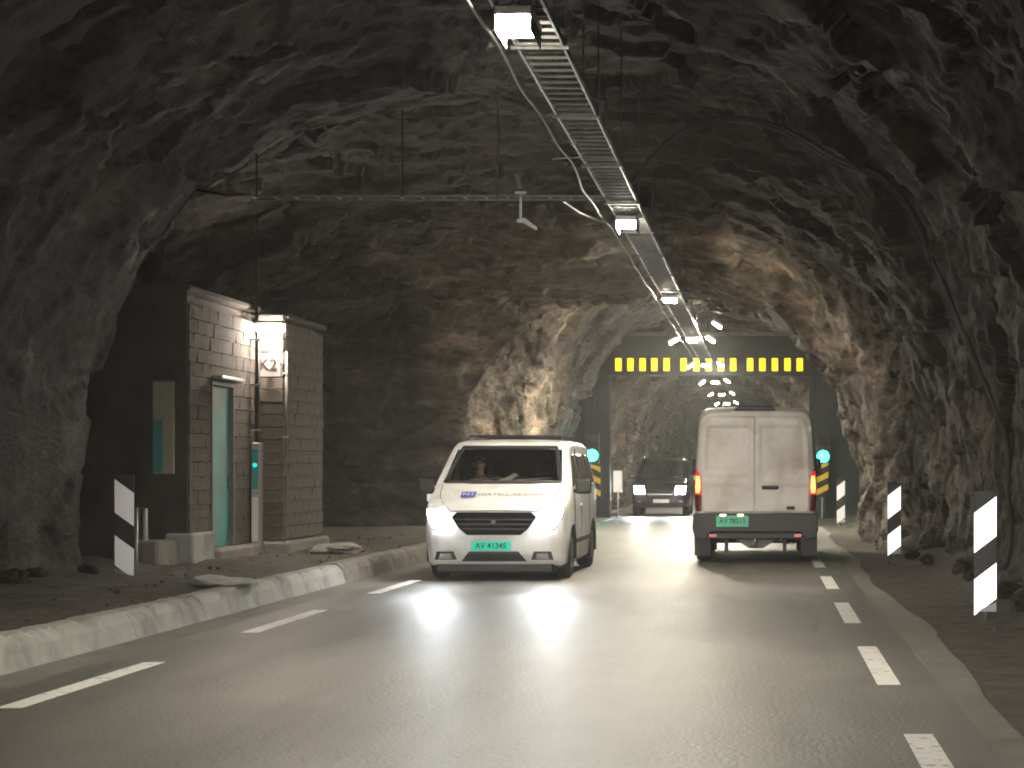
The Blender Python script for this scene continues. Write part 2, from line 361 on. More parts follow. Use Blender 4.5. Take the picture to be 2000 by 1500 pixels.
# ------------------------------------------------------------------ road and ground
def sheet(name, mat, x0, x1, y0, y1, nx, ny, zf, kind='structure', parent=None):
    xs = np.linspace(x0, x1, nx); yy = np.linspace(y0, y1, ny); X, Y = np.meshgrid(xs, yy)
    p = np.stack([X.ravel(), Y.ravel(), np.zeros(X.size)], 1); p[:, 2] = zf(p)
    mb = MB(); mb.v = [tuple(v) for v in p]
    mb.f = [(j * nx + i, j * nx + i + 1, (j + 1) * nx + i + 1, (j + 1) * nx + i) for j in range(ny - 1) for i in range(nx - 1)]
    o = mb.build(name, mat, parent, smooth=True)
    if kind: tag(o, kind=kind)
    return o
sheet('ground', 'gravel', -17, 6, -41, 231, 2, 2, lambda p: p[:, 2] - 0.06)
road = sheet('road', 'asphalt', -5.16, 1.22, -40, 230, 3, 60, lambda p: p[:, 2])
sheet('gutter', 'gutter', -5.75, -5.10, -40, 230, 3, 60, lambda p: p[:, 2] - 0.004)
# the asphalt wears off to a pale strip along the shoulder; its edge wanders
pr = np.arange(-40, 231, 0.5)
mb = MB()
for i, y in enumerate(pr):
    w = 1.52 + 0.06 * math.sin(y * 0.42) + 0.02 * math.sin(y * 1.37 + 1) + random.uniform(-.015, .015)
    mb.v += [(1.16, y, -0.003), (w, y, -0.006), (w + 0.05, y, -0.055)]
for i in range(len(pr) - 1): mb.f += [(3 * i, 3 * i + 1, 3 * i + 4, 3 * i + 3), (3 * i + 1, 3 * i + 2, 3 * i + 5, 3 * i + 4)]
tag(mb.build('road_edge', 'gutter'), kind='structure')
sheet('shoulder', 'gravel', 1.36, 4.2, -20, 70, 30, 500, lambda p: -0.035 + 0.22 * np.clip((p[:, 0] - 2.0) / 1.0, 0, 1) ** 2 + 0.035 * fbm(p * 1.3, 5) * np.clip((p[:, 0] - 1.5) * 2, 0.1, 1) + 0.012 * fbm(p * 6, 9, 2) * np.clip((p[:, 0] - 1.5) * 2, 0.1, 1))
sheet('walkway', 'gravel', -15.5, -5.72, -20, 46.5, 90, 560, lambda p: 0.205 + 0.05 * fbm(p * 0.9, 15) + 0.02 * fbm(p * 5, 25, 2) + 0.16 * np.clip((-p[:, 0] - 7.2) / 1.6, 0, 1) * (p[:, 1] < 25.5))
dash = MB().box(-0.08, 0.08, 0, 2.9, 0.001, 0.005)
d0 = dash.build('edge_dash', 'road_paint', road)
first = True
for x, ya, per, k0, k1 in ((0.865, 13.45, 5.45, -2, 14), (-4.70, 17.75, 5.65, -3, 14)):
    for k in range(k0, k1):
        if first: o = d0; first = False
        else: o = d0.copy(); col.objects.link(o); o.parent = road
        o.location = (x, ya + per * k, 0.002)
# kerb of cast lengths, chipped and uneven
kerb = tag(empty('kerb', (-5.55, 0, 0)), kind='structure')
for k in range(-8, 22):
    y0 = k * 2.15; dz = random.uniform(-0.012, 0.012); mb = MB(); ny = 22
    for j in range(ny + 1):
        y = y0 + 0.003 + j * (2.144 / ny); r = lambda a: random.uniform(-a, a) * 0.45
        chip = 0.05 * max(0, random.random() - 0.9) * 8
        nz = math.sin(y * 2.1) * 0.005
        for (x, z) in ((0.02, -0.02), (0.0 + r(.006), 0.03), (-0.035 + nz + r(.006), 0.15 + r(.006)), (-0.075 + r(.012) + nz, 0.215 + dz - chip), (-0.12 + r(.012), 0.245 + dz - chip + r(.008)), (-0.20, 0.25 + dz + r(.010)), (-0.36 + r(.02), 0.235 + dz + r(.012)), (-0.40, -0.02)):
            mb.v.append((x, y, z))
    m = 8
    for j in range(ny):
        for i in range(m - 1): mb.f.append((j * m + i, j * m + i + 1, (j + 1) * m + i + 1, (j + 1) * m + i))
    mb.f += [tuple(range(m)), tuple(ny * m + i for i in range(m - 1, -1, -1))]
    mb.build('kerb_stone', 'kerb_concrete' if k < 12 else 'plinth', kerb)
# fallen stones and slabs
def stone(name, loc, size, mat, seed, flat=1.0):
    bm = bmesh.new(); bmesh.ops.create_icosphere(bm, subdivisions=3, radius=1)
    P = np.array([v.co[:] for v in bm.verts]); f = facets(P * 1.3 + seed * 7.1, seed, 0.8) * 0.14 + fbm(P * 2.5 + seed, seed) * 0.15
    for v, q in zip(bm.verts, f): v.co = Vector((v.co.x * size[0], v.co.y * size[1], v.co.z * size[2])) * (1 + q)
    me = bpy.data.meshes.new(name); bm.to_mesh(me); bm.free()
    o = link(name, me, mat); o.location = loc; o.rotation_euler = (0, 0, seed * 1.3)
    return o
tag(stone('broken_slab', (-5.98, 21.4, 0.27), (0.30, 0.62, 0.05), 'pale_stone', 3), 'pale broken concrete slab lying flat along the kerb top', 'slab')
tag(stone('broken_slab', (-6.62, 30.2, 0.27), (0.42, 0.55, 0.10), 'plinth', 5), 'brown flat rubble slab lying before the block hut', 'slab')
rng = random.Random(3)
for i in range(9):
    y = 14.5 + i * 1.0 + rng.uniform(-.3, .3); s = rng.uniform(0.07, 0.17)
    tag(stone('fallen_stone', (-7.95 + rng.uniform(-.25, .2), y, 0.28), (s, s * rng.uniform(.8, 1.5), s * rng.uniform(.6, 1.3)), 'rock', 10 + i), 'angular grey stone fallen at the foot of the wall beside the raised walkway', 'stone', 'stones fallen along the walkway wall')
for i in range(7):
    y = 17 + i * 2.6 + rng.uniform(-.8, .8); s = rng.uniform(0.07, 0.16)
    tag(stone('fallen_stone', (2.62 + rng.uniform(-.2, .1), y, 0.12), (s, s * rng.uniform(.8, 1.5), s * rng.uniform(.6, 1.1)), 'rock', 40 + i), 'small grey stone lying on the gravel shoulder under the rock wall', 'stone', 'stones on the gravel shoulder')

rg_ = np.random.RandomState(5)
def pebbles(name, n, xf, yf, zf, label):
    bm = bmesh.new(); bmesh.ops.create_icosphere(bm, subdivisions=1, radius=1); base = np.array([v.co[:] for v in bm.verts]); bf = [[v.index for v in f.verts] for f in bm.faces]; bm.free()
    mb = MB()
    for _ in range(n):
        y = yf(); x = xf(y); r = 0.006 + 0.026 * rg_.rand() ** 4; q = base * r * (0.7 + 0.6 * rg_.rand(3)) * (1 + 0.25 * (rg_.rand(len(base), 1) - .5))
        mb.add(q + np.array((x, y, zf(x, y) + r * 0.4)), bf)
    o = mb.build(name, 'gravel'); tag(o, label, 'gravel', kind='stuff')
pebbles('loose_gravel', 450, lambda y: -5.95 - 2.1 * rg_.rand(), lambda: 9 + 30 * rg_.rand() ** 1.2, lambda x, y: 0.205, 'loose gravel scattered over the raised walkway')
pebbles('loose_gravel', 140, lambda y: 1.75 + 1.0 * rg_.rand() ** .5, lambda: 8 + 30 * rg_.rand() ** 1.2, lambda x, y: -0.02 + 0.1 * max(0, x - 2.2), 'loose gravel scattered along the rock side shoulder')

# ------------------------------------------------------------------ block hut in the left wall
HB = 0.20
hut = tag(empty('block_hut', (-7.95, 26.9, HB)), 'concrete block service hut with turquoise door built into the rock niche', 'hut')
HT = 3.78
MB().box(-3.6, -0.12, 0.02, 3.72, -0.2, HT - 0.03).box(-3.6, 0.30, 3.80, 6.24, -0.2, HT - 0.12).build('wall', 'mortar', hut)
MB().box(-3.6, -0.02, -0.025, 0.02, -0.1, HT).build('end_wall', 'dark_concrete', hut)
MB().box(-3.7, 0.03, -0.04, 3.74, HT, HT + 0.08).build('roof_slab', 'dark_concrete', hut, bevel=0.015)
MB().box(-3.7, 0.46, 3.745, 6.42, HT - 0.10, HT - 0.02).build('roof_slab', 'dark_concrete', hut, bevel=0.015)
DY0, DY1, DZ1 = 1.15, 2.22, 2.58
BL, BH = 0.40, 0.20
blk = {}
def block_mesh(dx, dy, dz, v):
    k = (round(dx, 2), round(dy, 2), round(dz, 2), v)
    if k not in blk:
        mb = MB().box(-dx, 0, 0, dy, 0, dz); o = mb.build('block', 'block_concrete', None, bevel=0.006)
        rr = random.Random(v * 31 + 7)
        for vv in o.data.vertices: vv.co += Vector((rr.uniform(-.009, .009), rr.uniform(-.007, .007), rr.uniform(-.006, .006)))
        blk[k] = o.data; bpy.data.objects.remove(o)
    return blk[k]
def lay(x, y0, y1, z0, z1, skip=None):
    nrow = int(round((z1 - z0) / BH))
    for r_ in range(nrow):
        z = z0 + r_ * BH; y = y0 - (BL / 2 if r_ % 2 else 0)
        while y < y1 - 0.02:
            a, b = max(y, y0), min(y + BL, y1); y += BL
            for lo, hi in ([(a, b)] if not (skip and z < skip[2]) else [(a, min(b, skip[0])), (max(a, skip[1]), b)]):
                if hi - lo < 0.05: continue
                o = bpy.data.objects.new('block', block_mesh(0.13, hi - lo - 0.006, BH - 0.006, random.randrange(4))); col.objects.link(o); o.parent = hut
                o.location = (x + random.uniform(-.006, .005), lo + 0.007, z + 0.007)
lay(0.0, 0.03, 3.70, 0.0, 3.6, (DY0 - 0.06, DY1 + 0.06, DZ1))
lay(0.42, 3.74, 6.30, 0.2, 3.6)
# the near face of the projecting bay: one block wide
for r_ in range(19):
    o = bpy.data.objects.new('block', block_mesh(0.41, 0.13, BH - 0.014, r_ % 4)); col.objects.link(o); o.parent = hut
    o.location = (0.412 + random.uniform(-.006, .006), 3.70 + random.uniform(-.008, .008) - 0.10, r_ * BH * 0.985)
MB().box(-0.30, 0.10, -0.12, DY0 - 0.2, -0.15, 0.42).build('plinth', 'kerb_concrete', hut, bevel=0.03)
MB().box(-0.20, 0.16, DY0 - 0.19, 3.6, -0.2, 0.16).build('door_step', 'plinth', hut, bevel=0.04)
MB().box(0.05, 0.52, 3.5, 6.4, -0.2, 0.18).build('plinth', 'plinth', hut, bevel=0.04)
door = MB().box(-0.09, -0.05, DY0, DY1, 0.17, DZ1 - 0.06).build('door', 'turquoise_paint_and_glow', hut, bevel=0.006)
MB().box(-0.11, 0.012, DY0 - 0.055, DY0 - 0.003, 0.165, DZ1).box(-0.11, 0.012, DY1 + 0.003, DY1 + 0.055, 0.165, DZ1).box(-0.11, 0.014, DY0 - 0.055, DY1 + 0.055, DZ1 - 0.055, DZ1 + 0.01).build('door_frame', 'dull_steel', door)
MB().tube([(-0.05, DY1 - .1, 1.1), (0.0, DY1 - .1, 1.1), (0.01, DY1 - .22, 1.1)], 0.012).box(-0.052, -0.044, DY1 - .13, DY1 - .07, 1.02, 1.20).build('door_handle', 'chrome', door, smooth=False)
MB().box(0.0, 0.16, DY0 - 0.05, DY1 + 0.08, DZ1 + 0.03, DZ1 + 0.075).build('canopy', 'galvanised', hut, bevel=0.005)
for z in (0.6, 1.4, 2.2):
    MB().tube([(-0.045, DY0 + 0.015, z), (-0.045, DY0 + 0.015, z + 0.10)], 0.012).build('hinge', 'dull_steel', door)

# things standing by the hut
hx, hy = -7.95, 26.9
o = empty('conduit_pole', (-7.86, 30.15, 0.30))
MB().tube([(0, 0, 1.55), (0, 0, 3.62), (0.0, 0.0, 5.3)], [0.028, 0.026, 0.014], 10).build('pole', 'cable_black', o, smooth=True)
MB().tube([(0.05, -0.02, 1.5), (0.05, -0.02, 3.4)], 0.010, 6).build('cable', 'cable_grey', o, smooth=True)
for z in (1.8, 2.5, 3.2): MB().box(-0.09, 0.07, -0.035, 0.035, z, z + 0.03).build('clamp', 'galvanised', o)
tag(o, 'thin black conduit pole clamped to the hut beside the lamp', 'pole')
o = empty('switch_cabinet', (-7.86, 30.2, 0.30))
MB().box(-0.06, 0.065, -0.16, 0.10, 0.02, 1.62).build('case', 'galvanised', o, bevel=0.012)
MB().box(-0.045, 0.05, -0.170, -0.1605, 0.10, 0.78).build('lower_cover', 'plate_white', o, bevel=0.002)
MB().box(-0.045, 0.05, -0.170, -0.1605, 0.90, 1.52).build('cyan_glow_cover', 'turquoise_paint_and_glow', o, bevel=0.002)  # green reflection on the case painted as a turquoise cover
MB().lathe_y([(-0.012, 0.0), (-0.012, 0.03), (0.0, 0.036)], 0.0, -0.172, 1.27, 14).build('added_green_lamp', 'added_green_glow', o)  # small glow added to go with the painted green reflection
tag(o, 'slim grey switch cabinet with added green glow under the black conduit pole', 'cabinet')
# K2 sign
o = empty('number_sign', (-7.72, 30.30, 2.95))
MB().box(-0.19, 0.19, -0.012, 0.0, 0.0, 0.36).build('plate', 'sign_white', o, bevel=0.004)
text_mesh('lettering', 'K2', 0.25, 'sign_brown', o, (0.0, -0.0150, 0.18), bold=0.004)
MB().box(-0.025, 0.025, 0.0, 0.2, 0.05, 0.09).build('bracket', 'dull_steel', o)
MB().box(-0.03, 0.02, 0.0, 0.02, 0.36, 0.50).build('hanger_strap', 'sign_brown', o)
tag(o, 'white square sign reading K2 below the wall lamp', 'sign')
o = empty('wall_lamp', (-7.66, 30.22, 3.62))
MB().box(-0.24, 0.22, -0.12, 0.14, 0.13, 0.19).build('housing', 'dull_steel', o, bevel=0.02)
MB().box(-0.21, 0.19, -0.10, 0.12, 0.02, 0.129).build('glow_lens', 'wall_lamp_glow', o, bevel=0.03, seg=2)
MB().tube([(-0.2, 0.05, 0.16), (-0.28, 0.06, 0.16), (-0.28, 0.3, 0.10)], 0.02).build('arm', 'galvanised', o)
tag(o, 'bright lit wall lamp on the hut above the K2 sign', 'lamp')
o = empty('downpipe', (-7.49, 30.52, 0.4))
MB().tube([(0, 0, 1.3), (0, 0, 2.95)], 0.022, 8).build('pipe', 'cable_grey', o, smooth=True)
MB().box(-0.05, 0.02, -0.03, 0.03, 1.6, 1.63).build('clamp', 'galvanised', o); MB().box(-0.05, 0.02, -0.03, 0.03, 2.6, 2.63).build('clamp', 'galvanised', o)
tag(o, 'pale thin pipe on the outer corner of the block hut', 'pipe')
o = empty('wall_panel', (-8.27, 26.82, 1.44))
MB().box(-0.145, 0.135, -0.03, 0.05, 0.0, 1.27).build('board', 'cream_panel', o, bevel=0.006)
MB().box(-0.140, -0.005, -0.036, -0.031, 0.015, 0.75).build('cyan_glow_strip', 'turquoise_paint_and_glow', o)  # green signal light reflected on the board, painted as a strip
MB().box(-0.15, 0.14, -0.034, 0.05, 1.272, 1.29).build('cap_rail', 'dull_steel', o)
tag(o, 'narrow cream board with painted green light reflection on the dark hut end', 'board')
o = empty('steel_bollard', (-8.32, 26.1, 0.55))
MB().box(-0.085, 0.0, -0.04, 0.04, 0.0, 0.44).build('post', 'dull_steel', o, bevel=0.008)
MB().box(0.004, 0.045, -0.05, 0.04, -0.02, 0.43).build('reflective_edge', 'reflective_white', o, bevel=0.004)
tag(o, 'short steel post with bright edge on a concrete base by the hut', 'post')
tag(MB().box(-8.62, -8.02, 25.75, 26.72, 0.05, 0.545).build('concrete_base', 'plinth', None, bevel=0.04), 'low grey concrete base under the short steel post', 'base')

# ------------------------------------------------------------------ marker boards
def marker(loc, lean, label, group=None, pole=False, w=0.23, h=1.22, z0=0.06):
    o = empty('marker_board', loc)
    MB().box(-w / 2, w / 2, 0.0, 0.018, z0, z0 + h).build('board', 'marker_black', o, bevel=0.004)
    s = lean * 0.085
    for a, b in ((0.05, 0.41), (0.68, 1.08)):
        MB().prism([(-w / 2 + .004, z0 + a - s), (w / 2 - .004, z0 + a + s), (w / 2 - .004, z0 + b + s), (-w / 2 + .004, z0 + b - s)] if True else 0, -0.0045, -0.0005).build('white_stripe', 'reflective_white', o)
    tri = [(-w / 2 + .004, z0 + .003), (w / 2 - .004, z0 + .003), ((w / 2 - .004) if lean > 0 else (-w / 2 + .004), z0 + 0.10)]
    MB().prism(tri, -0.0045, -0.0005).build('grey_foot', 'marker_grey', o)
    px = w / 2 + 0.025 if pole else 0
    MB().tube([(px, 0.035 if not pole else 0.0, -0.15), (px, 0.035 if not pole else 0.0, z0 + h - (0.0 if not pole else 0.4))], 0.02, 8).build('post', 'galvanised', o, smooth=True)
    # boards are turned to face oncoming drivers
    o.rotation_euler = (0, 0, math.atan2(-loc[0] * 0.55, loc[1]))
    tag(o, label, 'marker', group)
    return o
for x, y, lab in ((2.23, 19.6, 'black and white slant-striped marker board on the gravel shoulder beside the hanging cable end'),
                  (2.23, 33.3, 'black and white slant-striped marker board on gravel at the foot of the rock rib'),
                  (2.12, 53.6, 'small-looking black and white striped marker board between the rock rib and the gate')):
    marker((x, y, 0.0), 1, lab)
marker((-7.66, 23.3, 0.16), -1, 'black and white slant-striped marker board on a pole on the walkway before the hut', pole=True)
marker((-6.19, 36.4, 0.10), -1, 'black and white marker board on the walkway past the hut, hidden behind the van', pole=True)

# ------------------------------------------------------------------ tunnel gate with glowing yellow reflectors and green signals
GY = 62.0
g = tag(empty('tunnel_gate', (-1.72, GY, 0)), 'dark steel tunnel gate frame with a row of glowing yellow reflectors overhead', 'gate')
gx0, gx1 = -4.89 + 1.72, 1.44 + 1.72
MB().box(-5.1, 5.1, 0.0, 0.35, 4.52, 5.86).build('header', 'gate_dark', g, bevel=0.02)
MB().box(-5.0, 5.0, -0.14, -0.002, 5.78, 5.90).build('header_ledge', 'dull_steel', g, bevel=0.01)
for k in range(20):
    x = -4.95 + k * 0.52
    MB().box(x, x + 0.03, -0.016, -0.001, 5.12, 5.76).build('header_rib', 'gate_dark', g)
for s, (a, b) in ((-1, (-4.75, gx0)), (1, (gx1, 4.75))):
    MB().box(a, b, 0.03, 0.3, -0.05, 4.515).build('side_panel', 'teal_metal', g)
    k = a + 0.05
    while k < b - 0.1:
        MB().box(k, k + 0.06, 0.0, 0.028, 0.02, 4.50).build('panel_rib', 'teal_metal', g); k += 0.24
    e = gx0 if s < 0 else gx1
    MB().box(min(e, e + s * 0.10), max(e, e + s * 0.10), -0.06, 0.36, -0.05, 4.516).build('jamb', 'gate_dark', g, bevel=0.01)
yl = MB().box(-0.105, 0.105, -0.05, -0.003, 0, 0.42)
y0_ = yl.build('yellow_reflector', 'yellow_reflector_glow', g, bevel=0.03, seg=2); MB().box(-0.15, 0.15, -0.03, -0.0015, -0.05, 0.47).build('reflector_surround', 'marker_black', y0_)
xs = [1208, 1231.5, 1255, 1278, 1302, 1335, 1360, 1384, 1408, 1432, 1465, 1489, 1513.5, 1538, 1562]
for i, px in enumerate(xs):
    o = y0_ if i == 0 else copy_tree(y0_, g)
    o.location = ((px - 1492) / 3800 * GY + 1.72, -0.01, 4.66)
def signal(loc, label):
    o = empty('traffic_signal', loc)
    MB().tube([(0, 0.08, -loc[2]), (0, 0.08, 0.2)], 0.05, 10).build('pole', 'galvanised', o, smooth=True)
    MB().box(-0.22, 0.22, -0.10, 0.06, -0.24, 0.72).build('housing', 'marker_black', o, bevel=0.03, seg=2)
    MB().lathe_y([(-0.05, 0.0), (-0.04, 0.11), (0.0, 0.185)], 0, -0.104, 0.0, 20).build('green_lens', 'green_led', o, smooth=True)
    MB().lathe_y([(-0.02, 0.0), (-0.016, 0.08), (0.0, 0.14)], 0, -0.104, 0.46, 20).build('dark_lens', 'marker_black', o, smooth=True)
    for z in (0.0, 0.46):
        n = 14; mb = MB()
        for k in range(n + 1):
            t = R(-20) + R(220) * k / n
            for y in (-0.22, -0.10): mb.v.append((0.195 * math.cos(t), y + (0.07 if math.sin(t) < 0.3 and y < -0.15 else 0), z + 0.195 * math.sin(t)))
        for k in range(n): mb.f.append((2 * k, 2 * k + 1, 2 * k + 3, 2 * k + 2))
        v = mb.build('visor', 'marker_black', o); md = v.modifiers.new('s', 'SOLIDIFY'); md.thickness = 0.006
    tag(o, label, 'traffic light')
    return o
signal((-5.40, 61.2, 1.97), 'green lit traffic signal on a pole beside the oncoming lane at the gate')
signal((1.86, 61.2, 1.94), 'green lit traffic signal on a pole beside the right hand lane at the gate')
def hazard(loc, lean, label):
    o = empty('hazard_board', loc)
    MB().box(-0.19, 0.19, 0, 0.02, 0, 1.1).build('board', 'marker_black', o, bevel=0.004)
    for a in (0.06, 0.44, 0.82):
        s = lean * 0.09
        MB().prism([(-.185, a - s + .09), (.185, a + s + .09), (.185, min(1.09, a + s + .27)), (-.185, min(1.09, a - s + .27))], -0.005, -0.0005).build('yellow_stripe', 'yellow_reflective', o)
    MB().tube([(0, .05, -loc[2]), (0, .05, 1.0)], 0.03).build('post', 'galvanised', o)
    tag(o, label, 'hazard board')
hazard((-5.30, 60.9, 0.62), -1, 'yellow and black hazard board below the signal beside the oncoming lane')
hazard((1.83, 60.9, 0.66), 1, 'yellow and black hazard board below the right lane signal behind the van')
o = empty('reflector_plate', (-4.64, 61.7, 0.80))
MB().box(-0.145, 0.145, 0, 0.02, 0, 0.70).build('plate', 'sign_white', o, bevel=0.03)
MB().box(-0.13, 0.13, -0.006, -0.0005, 0.02, 0.68).build('reflective_sheet', 'reflective_white', o)
MB().tube([(0, .04, -0.8), (0, .04, 0.6)], 0.025).build('post', 'galvanised', o)
tag(o, 'plain white rounded reflector plate standing inside the gate jamb', 'reflector')

# ------------------------------------------------------------------ lamps and the ceiling cable ladder
LX, LZ = -1.80, 4.72
def lamp_proto(w=0.24, l=0.58, led='lamp_led', added_shields=False):
    o = empty('tunnel_lamp', (0, 0, 0))
    MB().box(-w / 2 - .02, w / 2 + .02, -l / 2 - .03, l / 2 + .03, 0.03, 0.10).build('housing', 'galvanised', o, bevel=0.012)
    MB().box(-w / 2, w / 2, -l / 2, l / 2, 0.0, 0.029).build('led_panel', led, o, bevel=0.006)
    if added_shields:      # side shields added to keep lamp light off the walls
        for sx in (-1, 1): MB().box(min(sx * (w / 2 + .004), sx * (w / 2 + .014)), max(sx * (w / 2 + .004), sx * (w / 2 + .014)), -l / 2 - .02, l / 2 + .02, -0.085, 0.032).build('added_side_shield', 'dull_steel', o)
    for y in (-l / 2 + 0.05, l / 2 - 0.09): MB().box(-0.02, 0.02, y, y + 0.04, 0.10, 0.17).build('bracket', 'dull_steel', o)
    return o
lp = lamp_proto(added_shields=True); lw = lamp_proto()
lg = tag(lp, 'lit rectangular lamp hung beneath the ceiling cable ladder', 'lamp', 'lamps under the cable ladder')
for i, k in enumerate(range(-3, 9)):
    o = lp if k == -3 else lw if k == 2 else copy_tree(lp if k < 2 else lw)
    o.location = (LX, 14.25 + 11.45 * k, LZ)
    lab = {0: 'lit rectangular lamp with added shields under the ladder, first before the branch ladder junction', 1: 'lit rectangular lamp with added shields under the ladder just past the branch ladder junction',
           2: 'lit rectangular lamp under the ladder above the panel van roof, between junction and floodlights', 3: 'lit rectangular lamp between the first pair of floodlights before the gate', 4: 'lit rectangular lamp hung right in front of the yellow reflector row'}.get(k)
    if lab:
        tag(o, lab, 'lamp')
        if 'group' in o: del o['group']
    elif k < 0: tag(o, 'lit rectangular lamp with added shields under the ladder behind the viewpoint, out of view', 'lamp', 'lamps with added shields behind the viewpoint')
    else: tag(o, 'lit rectangular lamp beneath the ceiling beyond the gate opening', 'lamp', 'lamps beyond the gate')
    if k in (2, 3):
        for ch in o.children:
            if ch.name.startswith('led_panel'): ch.material_slots[0].link = 'OBJECT'; ch.material_slots[0].material = MATS['lamp_led_bright']
    if k == 4 or k > 6:              # the lamps at and beyond the gate burn dimmer
        for ch in o.children:
            if ch.name.startswith('led_panel'): ch.material_slots[0].link = 'OBJECT'; ch.material_slots[0].material = MATS['lamp_led_far']
fp = lamp_proto(0.22, 0.34, 'flood_led'); fp.name = 'side_floodlight'
i = 0
for k in range(3, 9):
    for s, dx, dz, dy, tilt in ((-1, -0.47, 0.02, 0.6, -32), (1, 0.42, 0.10, 1.2, 32)):
        o = fp if i == 0 else copy_tree(fp); i += 1
        o.location = (LX + dx, 14.25 + 11.45 * k + dy, LZ + dz); o.rotation_euler = (0, R(tilt), 0)
        if k > 3:
            for ch in o.children:
                if ch.name.startswith('led_panel'): ch.material_slots[0].link = 'OBJECT'; ch.material_slots[0].material = MATS['lamp_led_far']
        tag(o, 'small lit floodlight tilted outwards on the %s flank of the cable ladder' % ('right-lane' if s > 0 else 'oncoming-lane'), 'floodlight', 'floodlights flanking the ladder over the %s lane' % ('right' if s > 0 else 'oncoming'))
o = copy_tree(fp); o.location = (-1.13, 46.2, 4.93); o.rotation_euler = (0, R(34), 0)
tag(o, 'single small floodlight set well aside from the ladder before the gate', 'floodlight'); 
if 'group' in o: del o['group']

lad = tag(empty('cable_ladder', (-1.785, 0, 4.86)), 'long galvanised cable ladder running along the tunnel ceiling with rungs', 'cable ladder')
rail = MB().box(-0.008, 0.008, 0.01, 2.99, 0.0, 0.06); r0 = rail.build('rail', 'galvanised', lad)
jp = MB().box(-0.013, 0.013, -0.07, 0.07, -0.004, 0.064); j0 = None
first = True
for s in (-0.185, 0.185):
    for k in range(-5, 19):
        if first: o = r0; first = False
        else: o = r0.copy(); col.objects.link(o); o.parent = lad
        o.location = (s, k * 3.0 + 2.25, 0)
        if j0 is None: j = j0 = jp.build('joint_plate', 'galvanised', lad)
        else: j = j0.copy(); col.objects.link(j); j.parent = lad
        j.location = (s, k * 3.0 + 2.25, 0)
rg = MB().box(-0.176, 0.176, -0.013, 0.013, 0.008, 0.030).build('rung', 'dull_steel', lad)
k = 0; y = 6.0
while y < 59:
    o = rg if k == 0 else rg.copy()
    if k: col.objects.link(o); o.parent = lad
    o.location = (0, y, 0); y += 0.25; k += 1
# cables lying in the ladder beyond the second lamp, and thinner ones before it
for (x, r, ya, yb) in ((-0.11, 0.022, 27.3, 60), (-0.06, 0.026, 27.3, 60), (0.0, 0.03, 27.0, 60), (0.06, 0.022, 27.3, 60), (0.12, 0.028, 27.2, 60)):
    pts = [(x + 0.012 * math.sin(t * 0.9 + x * 40), t, 0.034 + r) for t in np.arange(ya, yb, 1.0)]
    MB().tube(pts, r, 6).build('cable', 'dull_steel', lad, smooth=True)
for kk, y in enumerate(np.arange(9.5, 60, 3.0)):
    for s in (-0.21, 0.21):
        zc = ceiling_z(-1.785 + s, y) - 4.86 + 0.1
        MB().tube([(s, y, 0.02), (s, y, zc)], 0.007, 5).build('hanger_rod', 'cable_black', lad)
    MB().box(-0.23, 0.23, y - 0.02, y + 0.02, -0.022, -0.001).build('cross_bar', 'dull_steel', lad)
MB().tube([(-0.5, 21.0, -0.01), (-0.19, 20.95, 0.0), (0.18, 20.9, -0.01)], 0.008, 6).build('earthing_bar', 'galvanised', lad)
# slack cable beside the ladder
pts = []
for y in np.arange(3, 60, 0.2):
    x = -2.09 - 0.012 * math.sin(y * 0.8) + (0.012 * math.sin(y * 2.1) if y < 25 else 0); z = 4.82 - 0.03 * math.sin(y * 1.05) ** 2
    if 21 < y < 26: x -= 0.05 * math.sin((y - 21) / 5 * math.pi)
    pts.append((x, y, z))
tag(MB().tube(pts, 0.012, 7).build('slack_cable', 'cable_grey', None, smooth=True), 'slack wavy grey cable hanging beside the ceiling cable ladder', 'cable')
# branch ladder to the hut
br = tag(empty('branch_ladder', (-2.0, 23.8, 4.83)), 'thin branch cable ladder crossing sideways from the ceiling ladder towards the hut', 'cable ladder')
for yy in (0, 0.30): MB().box(-4.35, 0.02, yy - 0.006, yy + 0.006, 0, 0.028).build('rail', 'dull_steel', br)
bb = MB().box(-0.012, 0.012, 0.008, 0.292, 0.008, 0.03); b0 = None
for k in range(17):
    if b0 is None: o = b0 = bb.build('rung', 'dull_steel', br)
    else: o = b0.copy(); col.objects.link(o); o.parent = br
    o.location = (-0.12 - k * 0.26, 0, 0)
for x in (-1.25, -2.42, -4.2):
    MB().tube([(x, -0.02, 0), (x, -0.02, ceiling_z(-2 + x, 23.8) - 4.83 + 0.1)], 0.010, 5).build('hanger_rod', 'cable_black', br)
MB().tube([(-4.3, 0.1, 0.05), (-4.6, 0.12, 0.04), (-4.9, 0.2, 0.10), (-5.3, 0.3, 0.2)], 0.02, 6).build('cable', 'cable_black', br, smooth=True)
MB().tube([(0.1, 0.3, 0.03), (-0.5, 0.32, 0.0), (-0.35, 1.0, -0.06), (-0.12, 2.2, -0.02)], 0.014, 6).build('cable', 'cable_grey', br, smooth=True)
# small bracketed aerial hanging under the branch ladder
o = empty('bracket_sensor', (-2.98, 24.0, 4.60))
MB().box(-0.09, 0.05, -0.01, 0.01, 0.30, 0.33).box(-0.035, -0.005, -0.008, 0.008, -0.03, 0.30).build('bracket', 'galvanised', o)
MB().prism([(-0.09, 0.55), (-0.05, 0.54), (0.0, 0.36), (-0.05, 0.36)], -0.01, 0.01).build('fin', 'cable_grey', o)
MB().prism([(-0.07, -0.02), (0.03, 0.0), (0.18, -0.11), (0.17, -0.15), (0.02, -0.06), (-0.06, -0.05)], -0.03, 0.03).build('arm', 'galvanised', o)
tag(o, 'small pale bracket sensor hanging under the branch cable ladder', 'sensor')
